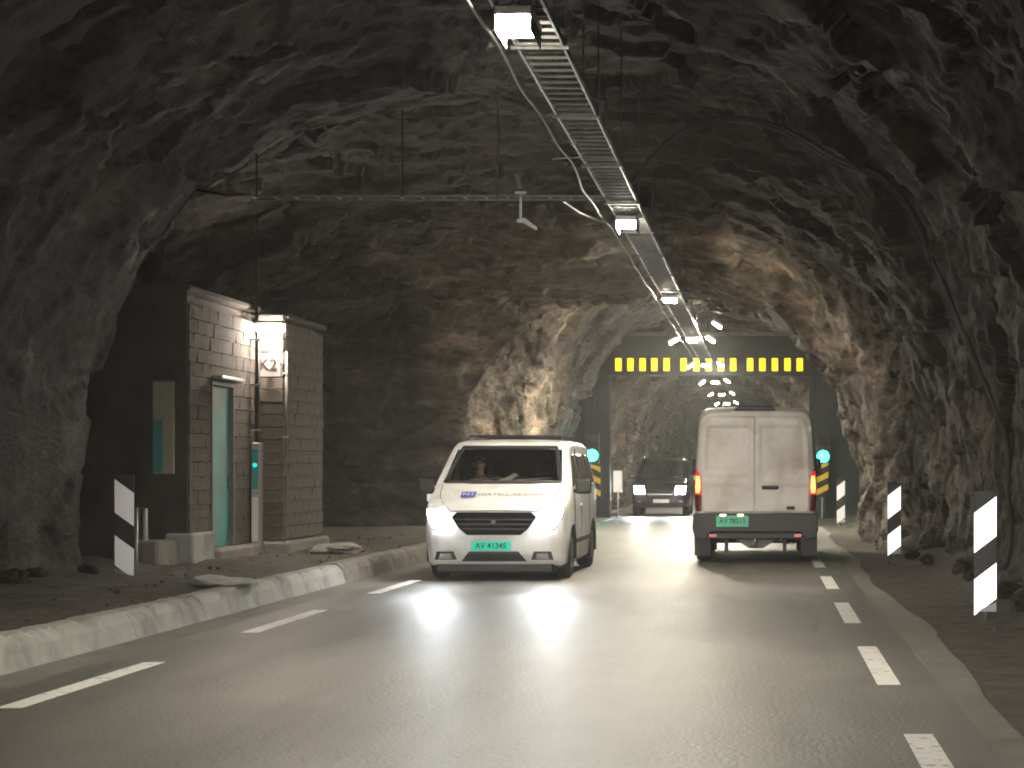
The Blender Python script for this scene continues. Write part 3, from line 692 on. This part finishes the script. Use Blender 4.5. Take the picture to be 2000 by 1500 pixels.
# black cable loop along the rock profile on the right
pts = []
YC = 23.6
for x, z in ((-1.62, 4.95), (-1.50, 5.25), (-1.30, 5.58), (-1.0, 5.83), (-0.65, 5.95), (-0.25, 5.90)): pts.append(Vector((x, YC, z)))
c = Vector((-2.0, YC, 2.0))
for a in np.linspace(58, -22, 60):
    d = Vector((math.cos(R(a)), 0, math.sin(R(a)))); h = rock_bvh.ray_cast(c, d)[0]
    if h and h.z > 0.25: pts.append(h - d * 0.07)
sm = [p.copy() for p in pts]
for _ in range(6): sm = [sm[0]] + [(sm[i - 1] + sm[i] * 2 + sm[i + 1]) / 4 for i in range(1, len(sm) - 1)] + [sm[-1]]
lc = empty('looped_cable', (0, 0, 0))
MB().tube(sm, 0.030, 8).build('thick_strand', 'cable_black', lc, smooth=True)
MB().tube([p + Vector((-0.02, -0.10 - 0.05 * math.sin(i * 0.35), -0.06)) for i, p in enumerate(sm[:30])], 0.016, 6).build('thin_strand', 'cable_black', lc, smooth=True)
tag(lc, 'black cable looping from the ladder over the rock roof and down the wall', 'cable')

# ------------------------------------------------------------------ vehicles
def resample(st, step=0.045, smooth=3):
    a = np.array(st); y = [a[0, 0]]
    ys = np.unique(np.concatenate([np.arange(a[0, 0], a[-1, 0], step), a[:, 0], a[0, 0] + np.array([.01, .02, .035]), [a[-1, 0]]]))
    out = np.stack([ys] + [np.interp(ys, a[:, 0], a[:, k]) for k in range(1, a.shape[1])], 1)
    for _ in range(smooth):
        out[1:-1, 1:] = (out[:-2, 1:] + 2 * out[1:-1, 1:] + out[2:, 1:]) / 4
    return out
def loft(stations, prof, ns=26, na=7):
    S = resample(stations); rings = []
    for y, hw, zb, zt, r in S:
        px = lambda z: hw * np.interp(z, prof[0], prof[1])
        half = [(0, zb), (px(zb) * 0.5, zb), (px(zb) - 0.03, zb)]
        for z in np.linspace(zb + 0.03, zt - r, ns): half.append((px(z), z))
        rx = r * 0.9; cx = px(zt - r) - rx
        for k in range(1, na + 1):
            t = math.pi / 2 * k / na; half.append((cx + rx * math.cos(t), zt - r + r * math.sin(t)))
        for q in (0.75, 0.5, 0.25, 0): half.append((cx * q, zt + 0.02 * (1 - q * q)))
        ring = half + [(-x, z) for x, z in half[-2:0:-1]]
        rings.append([(x, y, z) for x, z in ring])
    m = len(rings[0]); mb = MB()
    for r_ in rings: mb.v += r_
    for i in range(len(rings) - 1):
        for k in range(m): mb.f.append((i * m + k, i * m + (k + 1) % m, (i + 1) * m + (k + 1) % m, (i + 1) * m + k))
    mb.f += [tuple(range(m)), tuple((len(rings) - 1) * m + k for k in range(m - 1, -1, -1))]
    bvh = BVHTree.FromPolygons([Vector(v) for v in mb.v], [f if len(f) == 4 else f for f in mb.f])
    return mb, bvh
def cut(mb, test):
    keep = []
    for f in mb.f:
        if len(f) == 4:
            c = np.mean([mb.v[i] for i in f], 0)
            if test(c): continue
        keep.append(f)
    mb.f = keep
def patch(bvh, rows, axis, side, eps, nu=14, nv=14, disp=None, skirt=0.02):
    """a skin panel laid on the body: rows of (z, a0, a1); axis 'y' projects from the near end, 'x' from one flank"""
    rows = np.array(rows, float); zs = np.linspace(rows[0, 0], rows[-1, 0], nv)
    o = np.argsort(rows[:, 0]); rr = rows[o]
    A0 = np.interp(zs, rr[:, 0], rr[:, 1]); A1 = np.interp(zs, rr[:, 0], rr[:, 2]); P = []
    for j, z in enumerate(zs):
        for i in range(nu):
            a = A0[j] + (A1[j] - A0[j]) * i / (nu - 1)
            d = disp(i / (nu - 1), j / (nv - 1)) if disp else 0
            if axis == 'y':
                h = bvh.ray_cast(Vector((a, -3, z)), Vector((0, 1, 0)))[0]
                if not h:
                    h = bvh.find_nearest(Vector((a, 0, z)))[0]
                P.append((a, h.y - eps + d, z))
            else:
                h = bvh.ray_cast(Vector((side * 4, a, z)), Vector((-side, 0, 0)))[0]
                if not h: h = bvh.find_nearest(Vector((side, a, z)))[0]
                P.append((h.x + side * (eps - d), a, z))
    mb = MB(); mb.v = list(P)
    mb.f = [(j * nu + i, j * nu + i + 1, (j + 1) * nu + i + 1, (j + 1) * nu + i) for j in range(nv - 1) for i in range(nu - 1)]
    ring = [i for i in range(nu)] + [j * nu + nu - 1 for j in range(1, nv)] + [(nv - 1) * nu + i for i in range(nu - 2, -1, -1)] + [j * nu for j in range(nv - 2, 0, -1)]
    b = len(mb.v); off = (0, skirt, 0) if axis == 'y' else (-side * skirt, 0, 0)
    for i in ring: mb.v.append(tuple(np.array(mb.v[i]) + off))
    n = len(ring)
    for k in range(n): mb.f.append((ring[k], ring[(k + 1) % n], b + (k + 1) % n, b + k))
    return mb
def wheel(parent, x, y, r, w, side):
    ty = MB().lathe_x([(-w / 2, r * 0.62), (-w / 2, r * 0.9), (-w / 2 + .03, r * 0.985), (-w * 0.2, r), (w * 0.2, r), (w / 2 - .03, r * 0.985), (w / 2, r * 0.9), (w / 2, r * 0.62)], x, y, r, 32).build('tyre', 'tyre', parent, smooth=True)
    o = side * w / 2
    rm = MB().lathe_x([(o * 0.55, 0.0), (o * 0.7, r * 0.18), (o * 0.6, r * 0.25), (o * 0.6, r * 0.52), (o * 0.98, r * 0.60), (o, r * 0.63), (o * 0.9, r * 0.64)], x, y, r, 24).build('rim', 'rim', ty, smooth=True)
    return ty
def arch_lip(parent, x, y, r, side, mat='black_plastic'):
    pts = [(x, y + r * math.cos(R(a)), r * 0.80 + r * math.sin(R(a))) for a in range(-12, 193, 12)]
    MB().tube(pts, 0.022, 6).build('wheel_arch', mat, parent, smooth=True)

# ---- oncoming white van
V = tag(empty('white_van', (-3.63, 26.15, 0)), 'white oncoming van with blazing headlights, dark grille and green number plate', 'van')
prof = ([0, 0.30, 0.55, 1.05, 1.25, 1.6, 1.92], [0.93, 0.97, 1, 1, 0.985, 0.905, 0.83])
st = [(0.0, .74, .36, .76, .10), (0.03, .83, .28, .90, .10), (0.10, .91, .22, .99, .12), (0.25, .955, .20, 1.07, .14), (0.55, .97, .20, 1.19, .16), (0.86, .97, .20, 1.29, .17),
      (1.30, .97, .20, 1.56, .15), (1.78, .97, .20, 1.855, .13), (1.95, .97, .20, 1.895, .12), (2.4, .97, .20, 1.925, .12), (4.3, .97, .20, 1.92, .12), (4.85, .96, .24, 1.88, .13), (4.93, .93, .34, 1.82, .14)]
mb, bv = loft(st, prof)
WS = [(1.325, -.80, .80), (1.55, -.755, .755), (1.815, -.665, .665)]
cut(mb, lambda c: 1.335 < c[2] < 1.80 and abs(c[0]) < np.interp(c[2], [1.335, 1.80], [.775, .655]) and 0.6 < c[1] < 1.85)
WH = [(0.93, 0.345), (4.10, 0.345)]
cut(mb, lambda c: abs(c[0]) > 0.6 and c[2] < 0.8 and min(math.hypot(c[1] - y, c[2] - 0.33) for y, r in WH) < 0.41)
mb.build('body', 'white_paint', V, smooth=True)
sp = patch(bv, WS, 'y', 1, 0.012, 22, 16); sp.build('windscreen', 'windscreen_glass', V, smooth=True)
fr = MB()
e = [(-.80, 1.325), (.80, 1.325), (.665, 1.815), (-.665, 1.815), (-.80, 1.325)]
pts = []
for (x0, z0), (x1, z1) in zip(e[:-1], e[1:]):
    for k in range(12):
        x = x0 + (x1 - x0) * k / 12; z = z0 + (z1 - z0) * k / 12; h = bv.ray_cast(Vector((x, -3, z)), Vector((0, 1, 0)))[0]; pts.append((x, h.y - 0.010, z))
pts.append(pts[0]); MB().tube(pts, 0.030, 6).build('windscreen_seal', 'black_plastic', V)
grille = patch(bv, [(0.62, -.36, .36), (0.70, -.46, .46), (0.86, -.57, .57), (0.925, -.50, .50)], 'y', 1, 0.018, 18, 10).build('grille', 'gloss_black', V)
for z, w in ((0.69, .42), (0.755, .48), (0.82, .52)):
    patch(bv, [(z, -w, w), (z + 0.022, -w - .01, w + .01)], 'y', 1, 0.032, 18, 3).build('slat', 'black_plastic', grille)
MB().lathe_y([(-0.02, 0.0), (-0.02, 0.03), (0.0, 0.04)], 0, -0.035, 0.80, 20).build('emblem', 'chrome', grille)
patch(bv, [(0.265, -.44, .44), (0.40, -.33, .33)], 'y', 1, 0.012, 14, 6).build('lower_grille', 'black_plastic', V)
MB().box(-0.80, 0.80, 0.10, 0.5, 0.10, 0.24).build('under_tray', 'black_plastic', V, bevel=0.03)
for s in (-1, 1):
    rows = [(0.70, .60, .82), (0.78, .58, .875), (0.88, .62, .915), (0.99, .76, .93)]
    rows = [(z, s * a, s * b) for z, a, b in rows]
    hl = patch(bv, rows, 'y', 1, 0.012, 12, 10).build('headlight', 'lens_clear', V, smooth=True)
    rows = [(0.715, .61, .81), (0.79, .595, .865), (0.88, .635, .90), (0.97, .76, .915)]
    patch(bv, [(z, s * a, s * b) for z, a, b in rows], 'y', 1, 0.028, 8, 8).build('headlight_beam_lens', 'headlight_glow', hl, smooth=True)
    patch(bv, [(0.30, s * .56, s * .74), (0.37, s * .58, s * .72)], 'y', 1, 0.010, 6, 4).build('fog_lamp', 'lens_clear', V)
    # mirror
    m = MB().box(-0.11, 0.11, -0.06, 0.06, -0.10, 0.11).build('mirror', 'black_plastic', V, bevel=0.04, seg=2); m.location = (s * 1.10, 1.12, 1.26)
    MB().tube([(-s * 0.10, 0.02, -0.05), (-s * 0.26, 0.06, -0.09)], 0.025).build('mirror_arm', 'black_plastic', m)
    # flank glass
    patch(bv, [(1.26, 1.10, 2.25), (1.45, 1.42, 2.22), (1.74, 1.86, 2.20)], 'x', s, 0.008, 14, 12).build('door_window', 'tinted_glass', V, smooth=True)
    patch(bv, [(1.28, 2.36, 3.45), (1.74, 2.36, 3.42)], 'x', s, 0.008, 10, 10).build('side_window', 'tinted_glass', V, smooth=True)
    patch(bv, [(1.28, 3.60, 4.62), (1.74, 3.60, 4.5)], 'x', s, 0.008, 10, 10).build('side_window', 'tinted_glass', V, smooth=True)
    patch(bv, [(0.46, 1.4, 3.62), (0.52, 1.4, 3.62)], 'x', s, 0.012, 14, 3).build('side_moulding', 'black_plastic', V)
    patch(bv, [(0.98, 2.05, 2.22), (1.02, 2.05, 2.22)], 'x', s, 0.025, 5, 3).build('door_handle', 'white_paint', V)
    for y, r in WH:
        wheel(V, s * 0.845, y, r, 0.225, s); arch_lip(V, s * 0.965, y, 0.415, s)
MB().box(-0.85, 0.85, 0.5, 4.6, 0.16, 0.25).build('floor_pan', 'black_plastic', V)
pl = MB().box(-0.265, 0.265, -0.012, 0.0, -0.058, 0.058).build('number_plate', 'green_plate_bright', V, bevel=0.004); pl.location = (-0.03, -0.055, 0.475)
text_mesh('plate_lettering', 'AV 41345', 0.105, 'plate_letter', pl, (0, -0.0145, 0), sx=0.98, bold=0.002)
# wipers, shut lines and fog recesses
for x0, x1 in ((-0.62, 0.02), (0.0, 0.66)):
    q = [bv.ray_cast(Vector((x0 + (x1 - x0) * k / 8, -3, 1.335 + 0.05 * k / 8)), Vector((0, 1, 0)))[0] for k in range(9)]
    MB().tube([(p.x, p.y - 0.035, p.z) for p in q], 0.010, 5).build('wiper', 'black_plastic', V)
for s in (-1, 1):
    q = [bv.ray_cast(Vector((s * x, -3, z)), Vector((0, 1, 0)))[0] for x, z in ((.585, .935), (.64, .99), (.72, 1.05), (.78, 1.12), (.81, 1.20), (.82, 1.28))]
    MB().tube([(p.x, p.y - 0.001, p.z) for p in q if p], 0.006, 5).build('bonnet_seam', 'black_plastic', V)
    patch(bv, [(0.285, s * .50, s * .80), (0.40, s * .54, s * .77)], 'y', 1, 0.006, 8, 5).build('fog_recess', 'black_plastic', V)
    for y in (1.30, 2.30, 3.52):
        patch(bv, [(0.45, y, y + .012), (1.2, y, y + .012)], 'x', s, 0.003, 2, 12, None, 0.004).build('door_seam', 'black_plastic', V)
q = [bv.ray_cast(Vector((x, -3, .945 - .01 * abs(x))), Vector((0, 1, 0)))[0] for x in np.linspace(-.585, .585, 15)]
MB().tube([(p.x, p.y - 0.001, p.z) for p in q], 0.006, 5).build('bonnet_seam', 'black_plastic', V)
# bonnet lettering: a blue emblem box and a web address
def bonnet(o, y):   # lay a flat print onto the sloping bonnet
    h = bv.ray_cast(Vector((0.0, y, 3)), Vector((0, 0, -1))); h2 = bv.ray_cast(Vector((0.0, y + 0.12, 3)), Vector((0, 0, -1)))
    sl = math.atan2(h2[0].z - h[0].z, 0.12); o.rotation_euler = (sl, 0, 0); o.location.y = y + 0.06; o.location.z = (h[0].z + h2[0].z) / 2 + 0.010
b = MB().box(-0.10, 0.10, -0.10, 0.10, 0, 0.003).build('emblem_print', 'blue_print', V); b.location.x = -0.40; bonnet(b, 0.34)
text_mesh('emblem_lettering', 'N1', 0.13, 'plate_white', b, (0, 0, 0.005), rot=(0, 0, 0), extr=0.001)
t = text_mesh('bonnet_lettering', 'NORTELL-AS.COM', 0.115, 'grey_print', V, (0.13, 0, 0), rot=(0, 0, 0), extr=0.001, sx=0.98); bonnet(t, 0.34); t.location.x = 0.14
# low roof rack
for y in (2.3, 3.2, 4.1): MB().tube([(-.70, y, 1.93), (-.66, y, 1.99), (.66, y, 1.99), (.70, y, 1.93)], 0.018, 6).build('rack_bar', 'black_plastic', V)
# inside
MB().prism([(-0.78, 1.0), (0.78, 1.0), (0.78, 1.27), (0.55, 1.33), (-0.6, 1.29), (-0.78, 1.27)], 1.18, 1.55).build('dashboard', 'interior', V, bevel=0.02)
for x in (-0.45, 0.45):
    MB().box(x - 0.25, x + 0.25, 2.05, 2.22, 0.75, 1.42).box(x - 0.25, x + 0.25, 1.62, 2.1, 0.62, 0.80).box(x - .13, x + .13, 2.08, 2.18, 1.42, 1.62).build('seat', 'interior', V, bevel=0.04, seg=2)
MB().box(-0.85, 0.85, 2.5, 2.53, 0.4, 1.80).build('bulkhead', 'interior', V)
MB().tube([(0.45 + 0.19 * math.cos(a), 1.66 + 0.05 * math.sin(a), 1.20 + 0.17 * math.sin(a)) for a in np.linspace(0, 2 * math.pi, 25)], 0.016, 6).build('steering_wheel', 'black_plastic', V)
tag(MB().prism([(-3.78, 1.315), (-3.60, 1.335), (-3.48, 1.42), (-3.52, 1.45), (-3.66, 1.38), (-3.79, 1.345)], 27.45, 27.60).build('crumpled_paper', 'paper'), 'crumpled pale paper on the dashboard of the white van', 'paper')
# passenger
def person():
    J = [((0, 0, 0.0), .15), ((0, 0.03, .22), .15), ((0, 0.05, .45), .165), ((0, 0.04, .56), .09), ((0, 0.01, .64), .058), ((0, -0.01, .74), .088), ((0, -0.01, .83), .085),
         ((-.18, 0.04, .50), .07), ((-.24, -.06, .26), .052), ((-.14, -.28, .20), .042), ((-.08, -.36, .21), .036),
         ((.18, 0.04, .50), .07), ((.24, -.08, .27), .052), ((.13, -.28, .24), .042), ((.07, -.36, .25), .036),
         ((-.10, -.02, -.02), .10), ((-.12, -.42, .02), .085), ((-.12, -.45, -.36), .058), ((-.12, -.56, -.40), .045),
         ((.10, -.02, -.02), .10), ((.12, -.42, .02), .085), ((.12, -.45, -.36), .058), ((.12, -.56, -.40), .045)]
    E = [(0, 1), (1, 2), (2, 3), (3, 4), (4, 5), (5, 6), (2, 7), (7, 8), (8, 9), (9, 10), (2, 11), (11, 12), (12, 13), (13, 14), (0, 15), (15, 16), (16, 17), (17, 18), (0, 19), (19, 20), (20, 21), (21, 22)]
    me = bpy.data.meshes.new('person'); me.from_pydata([j[0] for j in J], E, [])
    o = bpy.data.objects.new('person', me); col.objects.link(o)
    o.modifiers.new('skin', 'SKIN')
    sv = me.skin_vertices[0].data
    for k, j in enumerate(J): sv[k].radius = (j[1], j[1] * (0.8 if k in (1, 2) else 1)); sv[k].use_root = (k == 0)
    md = o.modifiers.new('sub', 'SUBSURF'); md.levels = 2; md.render_levels = 2
    m2 = bpy.data.meshes.new_from_object(o.evaluated_get(bpy.context.evaluated_depsgraph_get())); bpy.data.objects.remove(o)
    m2.materials.clear()
    for n in ('shirt', 'skin', 'interior'): m2.materials.append(MATS[n])
    for p in m2.polygons:
        c = p.center; p.use_smooth = True
        p.material_index = 1 if c.z > 0.60 or (c.y < -0.27 and c.z > 0.13) else (2 if c.z < 0.1 else 0)
    o = bpy.data.objects.new('person', m2); col.objects.link(o)
    # nose, ears and hair
    MB().tube([(0, -0.095, .80), (0, -0.125, .755), (0, -0.10, .74)], [0.008, 0.016, 0.012], 8).build('nose', 'skin', o, smooth=True)
    for s in (-1, 1): MB().lathe_x([(-.008, 0.0), (-.008, .022), (.008, .026), (.008, 0)], s * 0.088, 0.0, .77, 12).build('ear', 'skin', o, smooth=True)
    for s in (-1, 1): MB().lathe_y([(-.004, 0), (0.0, .010), (0.012, .012)], s * 0.034, -0.092, .79, 10).build('eye', 'plate_letter', o, smooth=True)
    MB().tube([(-.028, -0.090, .708), (0, -0.096, .706), (.028, -0.090, .708)], 0.006, 6).build('mouth', 'sign_brown', o, smooth=True)
    bm = bmesh.new(); bmesh.ops.create_icosphere(bm, subdivisions=3, radius=0.102)
    bmesh.ops.delete(bm, geom=[v for v in bm.verts if v.co.z < 0.02 + (-v.co.y) * -0.0 and v.co.y < 0.02 or v.co.z < -0.05], context='VERTS')
    for f in bm.faces: f.smooth = True
    me = bpy.data.meshes.new('hair'); bm.to_mesh(me); bm.free(); hr = link('hair', me, 'hair', o); hr.location = (0, 0.005, .80)
    return o
pn = person(); pn.location = (-3.63 - 0.47, 26.15 + 1.86, 0.80); pn.scale = (1, 1, 1.0)
tag(pn, 'person in a pale shirt seated behind the windscreen of the white van', 'person')
for s in (-1, 1):
    spot('headlight_beam', (-3.63 + s * 0.74, 26.08, 0.83), (-3.63 + s * 0.74 + 0.35, 6, -0.15), 230, 34, 0.8, (0.90, 0.96, 1.0), 0.15)

# ---- panel van ahead, seen from behind
T = tag(empty('panel_van', (-0.135, 31.25, 0)), 'grimy white high-roof panel van seen from behind with lit red tail lamps', 'van')
prof = ([0, 0.5, 1.15, 1.5, 2.0, 2.55], [0.97, 0.985, 1, 0.985, 0.95, 0.905])
st = [(0.0, .90, .66, 2.30, .24), (0.03, .945, .58, 2.39, .22), (0.09, .975, .50, 2.45, .20), (0.25, .99, .46, 2.49, .19), (0.6, .99, .45, 2.51, .19), (4.0, .99, .45, 2.51, .19), (4.35, .99, .40, 2.42, .18), (5.0, .98, .34, 1.62, .2), (5.1, .98, .32, 1.50, .2), (5.7, .94, .30, 1.22, .2), (5.85, .86, .34, 1.05, .2)]
mb, bv = loft(st, prof)
WH = [(0.98, 0.345), (4.75, 0.345)]
cut(mb, lambda c: abs(c[0]) > 0.6 and c[2] < 0.85 and min(math.hypot(c[1] - y, c[2] - 0.33) for y, r in WH) < 0.43)
mb.build('body', 'dirty_white_paint', T, smooth=True)
def press(u, v):      # pressed-in upper panel of each door
    def sm(a, b, x): t = min(1, max(0, (x - a) / (b - a))); return t * t * (3 - 2 * t)
    m = sm(0.07, 0.12, u) * (1 - sm(0.88, 0.93, u)) * sm(0.40, 0.46, v) * (1 - sm(0.86, 0.92, v))
    m2 = sm(0.26, 0.29, v) * (1 - sm(0.32, 0.35, v)) * sm(0.1, 0.16, u)
    return 0.026 * m - 0.012 * m2
for s in (-1, 1):
    rows = [(0.82, s * 0.012, s * .84), (1.0, s * 0.012, s * .86), (1.45, s * 0.012, s * .875), (2.0, s * 0.012, s * .85), (2.30, s * .012, s * .80), (2.36, s * 0.012, s * .74)]
    dr = patch(bv, rows, 'y', 1, 0.022, 30, 60, press, 0.05).build('rear_door', 'dirty_white_paint', T, smooth=False)
    for p in dr.data.polygons: p.use_smooth = True
    if s > 0:
        MB().box(0.10, 0.37, -0.055, -0.022, 1.185, 1.245).build('door_handle', 'marker_black', dr, bevel=0.012)
        MB().box(0.50, 0.63, -0.042, -0.02, 0.86, 0.915).build('badge', 'marker_black', dr, bevel=0.006)
    for z in (1.0, 1.6, 2.12): MB().tube([(s * 0.885, 0.015, z), (s * 0.885, 0.015, z + 0.09)], 0.022, 8).build('hinge', 'dirty_white_paint', dr)
    tl = patch(bv, [(0.84, s * .865, s * .972), (1.1, s * .868, s * .985), (1.40, s * .885, s * .985), (1.50, s * .925, s * .975)], 'y', 1, 0.03, 8, 16, None, 0.06).build('tail_lamp', 'tail_dark', T, smooth=True)
    patch(bv, [(1.10, s * .872, s * .975), (1.20, s * .870, s * .983), (1.40, s * .890, s * .980), (1.48, s * .925, s * .970)], 'y', 1, 0.040, 8, 12, None, 0.02).build('lit_glow', 'tail_rim', tl, smooth=True)
    patch(bv, [(1.13, s * .905, s * .955), (1.20, s * .888, s * .962), (1.30, s * .890, s * .960), (1.40, s * .905, s * .950)], 'y', 1, 0.052, 8, 12, None, 0.02).build('lit_core', 'tail_lit', tl, smooth=True)
    MB().lathe_y([(-.02, 0.0), (-.015, .05), (0, .058)], s * 0.93, 0.02, 0.74, 14).build('reversing_lamp', 'lens_clear', T, smooth=True)
    MB().box(s * 0.68 - .06, s * 0.68 + .06, -0.118, -0.1005, 0.42, 0.475).build('rear_reflector', 'red_reflector', T, bevel=0.006)
    MB().box(s * 0.87 - .13, s * 0.87 + .13, 0.52, 0.545, 0.10, 0.5).build('mud_flap', 'black_plastic', T)
    MB().box(s * 0.47 - .03, s * 0.47 + .03, 0.1, 0.3, 0.16, 0.42).build('spring_hanger', 'black_plastic', T)
    m = MB().box(-0.12, 0.12, -0.06, 0.06, -0.16, 0.17).build('mirror', 'black_plastic', T, bevel=0.04, seg=2); m.location = (s * 1.07, 4.72, 1.55)
    for y, r in WH:
        wheel(T, s * 0.855, y, r, 0.24, s); arch_lip(T, s * 0.985, y, 0.43, s)
    patch(bv, [(0.62, 1.45, 4.2), (0.70, 1.45, 4.2)], 'x', s, 0.02, 14, 3).build('side_moulding', 'black_plastic', T)
bp = [(-1.0, .80), (1.0, .80), (1.01, .55), (.97, .40), (.80, .37), (.72, .50), (-.72, .50), (-.80, .37), (-.97, .40), (-1.01, .55)]
MB().prism(bp, -0.085, 0.16).build('bumper', 'black_plastic', T, bevel=0.018)
MB().box(-.74, .74, -0.10, 0.05, 0.385, 0.495).build('bumper_step', 'black_plastic', T, bevel=0.02)
MB().box(-0.09, 0.09, -0.16, 0.05, 0.27, 0.36).prism([(-.34, .385), (.34, .385), (.12, .24), (-.10, .24)], 0.0, 0.12).build('tow_bracket', 'dull_steel', T, bevel=0.01)
MB().tube([(0, -0.14, .30), (0, -0.22, .30), (0, -0.24, .40)], 0.025).build('tow_ball', 'chrome', T, smooth=True)
MB().tube([(-.86, .98, .345), (.86, .98, .345)], 0.06, 10).build('axle', 'black_plastic', T)
MB().lathe_x([(-.12, 0), (-.12, .10), (.12, .10), (.12, 0)], 0, .98, .345, 16).build('differential', 'black_plastic', T)
MB().box(-.8, .8, 0.3, 5.2, 0.40, 0.47).build('floor_pan', 'black_plastic', T)
MB().tube([(.40, .2, .36), (.55, .1, .33), (.60, -.02, .32)], 0.03, 8).build('exhaust', 'chrome', T, smooth=True)
pl = MB().box(-0.26, 0.26, -0.012, 0.0, -0.09, 0.09).build('number_plate', 'green_plate', T, bevel=0.004); pl.location = (-0.37, -0.088, 0.675)
text_mesh('plate_lettering', 'AY 78213', 0.105, 'plate_letter', pl, (0, -0.0145, 0), sx=0.98, bold=0.002)
for x in (-0.15, 0.13): MB().box(x - .05, x + .05, -0.03, -0.0125, 0.085, 0.115).build('plate_lamp', 'plate_light', pl, bevel=0.01)
MB().prism([(-.36, 2.45), (.34, 2.45), (.26, 2.53), (-.28, 2.53)], 0.04, 0.5).build('roof_camera_pod', 'black_plastic', T, bevel=0.02)

# ---- dark car in the gateway
C = tag(empty('dark_car', (-3.40, 63.6, 0)), 'dark maroon tall car with lit headlights coming through the gate', 'car')
prof = ([0, 0.35, 0.7, 1.05, 1.3, 1.9], [0.93, 0.98, 1, 0.99, 0.95, 0.80])
st = [(0.0, .72, .42, .86, .10), (0.04, .82, .36, .98, .10), (0.14, .90, .30, 1.07, .12), (0.5, .93, .28, 1.16, .14), (1.05, .93, .28, 1.24, .15), (1.45, .93, .28, 1.55, .14), (1.85, .93, .28, 1.84, .13), (2.2, .93, .28, 1.90, .12), (4.2, .93, .28, 1.88, .12), (4.7, .92, .30, 1.35, .15), (4.8, .88, .40, 1.2, .15)]
mb, bv = loft(st, prof)
WH = [(0.92, 0.36), (3.75, 0.36)]
cut(mb, lambda c: abs(c[0]) > 0.55 and c[2] < 0.85 and min(math.hypot(c[1] - y, c[2] - 0.35) for y, r in WH) < 0.42)
mb.build('body', 'maroon_paint', C, smooth=True)
patch(bv, [(1.28, -.78, .78), (1.80, -.65, .65)], 'y', 1, 0.010, 18, 12).build('windscreen', 'tinted_glass', C, smooth=True)
gr = patch(bv, [(0.56, -.38, .38), (0.92, -.46, .46)], 'y', 1, 0.015, 14, 8).build('grille', 'gloss_black', C)
patch(bv, [(0.70, -.42, .42), (0.735, -.42, .42)], 'y', 1, 0.03, 14, 3).build('slat', 'chrome', gr)
for s in (-1, 1):
    hl = patch(bv, [(0.72, s * .48, s * .83), (1.0, s * .51, s * .86)], 'y', 1, 0.012, 8, 8).build('headlight', 'lens_clear', C, smooth=True)
    patch(bv, [(0.735, s * .50, s * .81), (0.985, s * .53, s * .85)], 'y', 1, 0.025, 8, 8).build('headlight_beam_lens', 'headlight_glow_far', hl, smooth=True)
    m = MB().box(-0.12, 0.12, -0.07, 0.07, -0.08, 0.09).build('mirror', 'maroon_paint', C, bevel=0.04, seg=2); m.location = (s * 1.02, 1.32, 1.30)
    MB().tube([(s * .66, 2.1, 1.90), (s * .66, 2.2, 1.96), (s * .66, 4.0, 1.96), (s * .66, 4.1, 1.90)], 0.018, 6).build('roof_rail', 'chrome', C)
    for y, r in WH: wheel(C, s * 0.82, y, r, 0.225, s)
    patch(bv, [(1.30, 1.5, 2.4), (1.74, 1.95, 2.4)], 'x', s, 0.008, 10, 8).build('side_window', 'tinted_glass', C, smooth=True)
    patch(bv, [(1.30, 2.5, 4.3), (1.74, 2.5, 4.1)], 'x', s, 0.008, 10, 8).build('side_window', 'tinted_glass', C, smooth=True)
    patch(bv, [(0.46, s * .62, s * .74), (0.52, s * .62, s * .74)], 'y', 1, 0.012, 5, 4).build('fog_lamp', 'lens_clear', C)
pl = MB().box(-0.26, 0.26, -0.012, 0, -0.058, 0.058).build('number_plate', 'plate_white', C, bevel=0.004); pl.location = (0.04, -0.03, 0.50)
for s in (-1, 1):
    spot('headlight_beam', (-3.40 + s * 0.66, 63.5, 0.85), (-3.40 + s * 0.66 + 0.3, 40, -0.2), 130, 55, 0.9, (0.92, 0.97, 1.0), 0.08)

# ------------------------------------------------------------------ exhaust haze hanging in the tunnel
hz = bpy.data.materials.new('haze'); hz.use_nodes = True; t = hz.node_tree; t.nodes.clear(); MATS['haze'] = hz
pv = t.nodes.new('ShaderNodeVolumePrincipled'); pv.inputs['Color'].default_value = (0.9, 0.9, 0.88, 1); pv.inputs['Density'].default_value = 0.0013; pv.inputs['Anisotropy'].default_value = 0.3
o_ = t.nodes.new('ShaderNodeOutputMaterial'); t.links.new(pv.outputs[0], o_.inputs['Volume'])
h = MB().box(-18.5, 8.5, -42, 233, -1.1, 9.0).build('haze', 'haze'); tag(h, 'thin grey exhaust haze filling the whole tunnel', 'haze', kind='stuff')
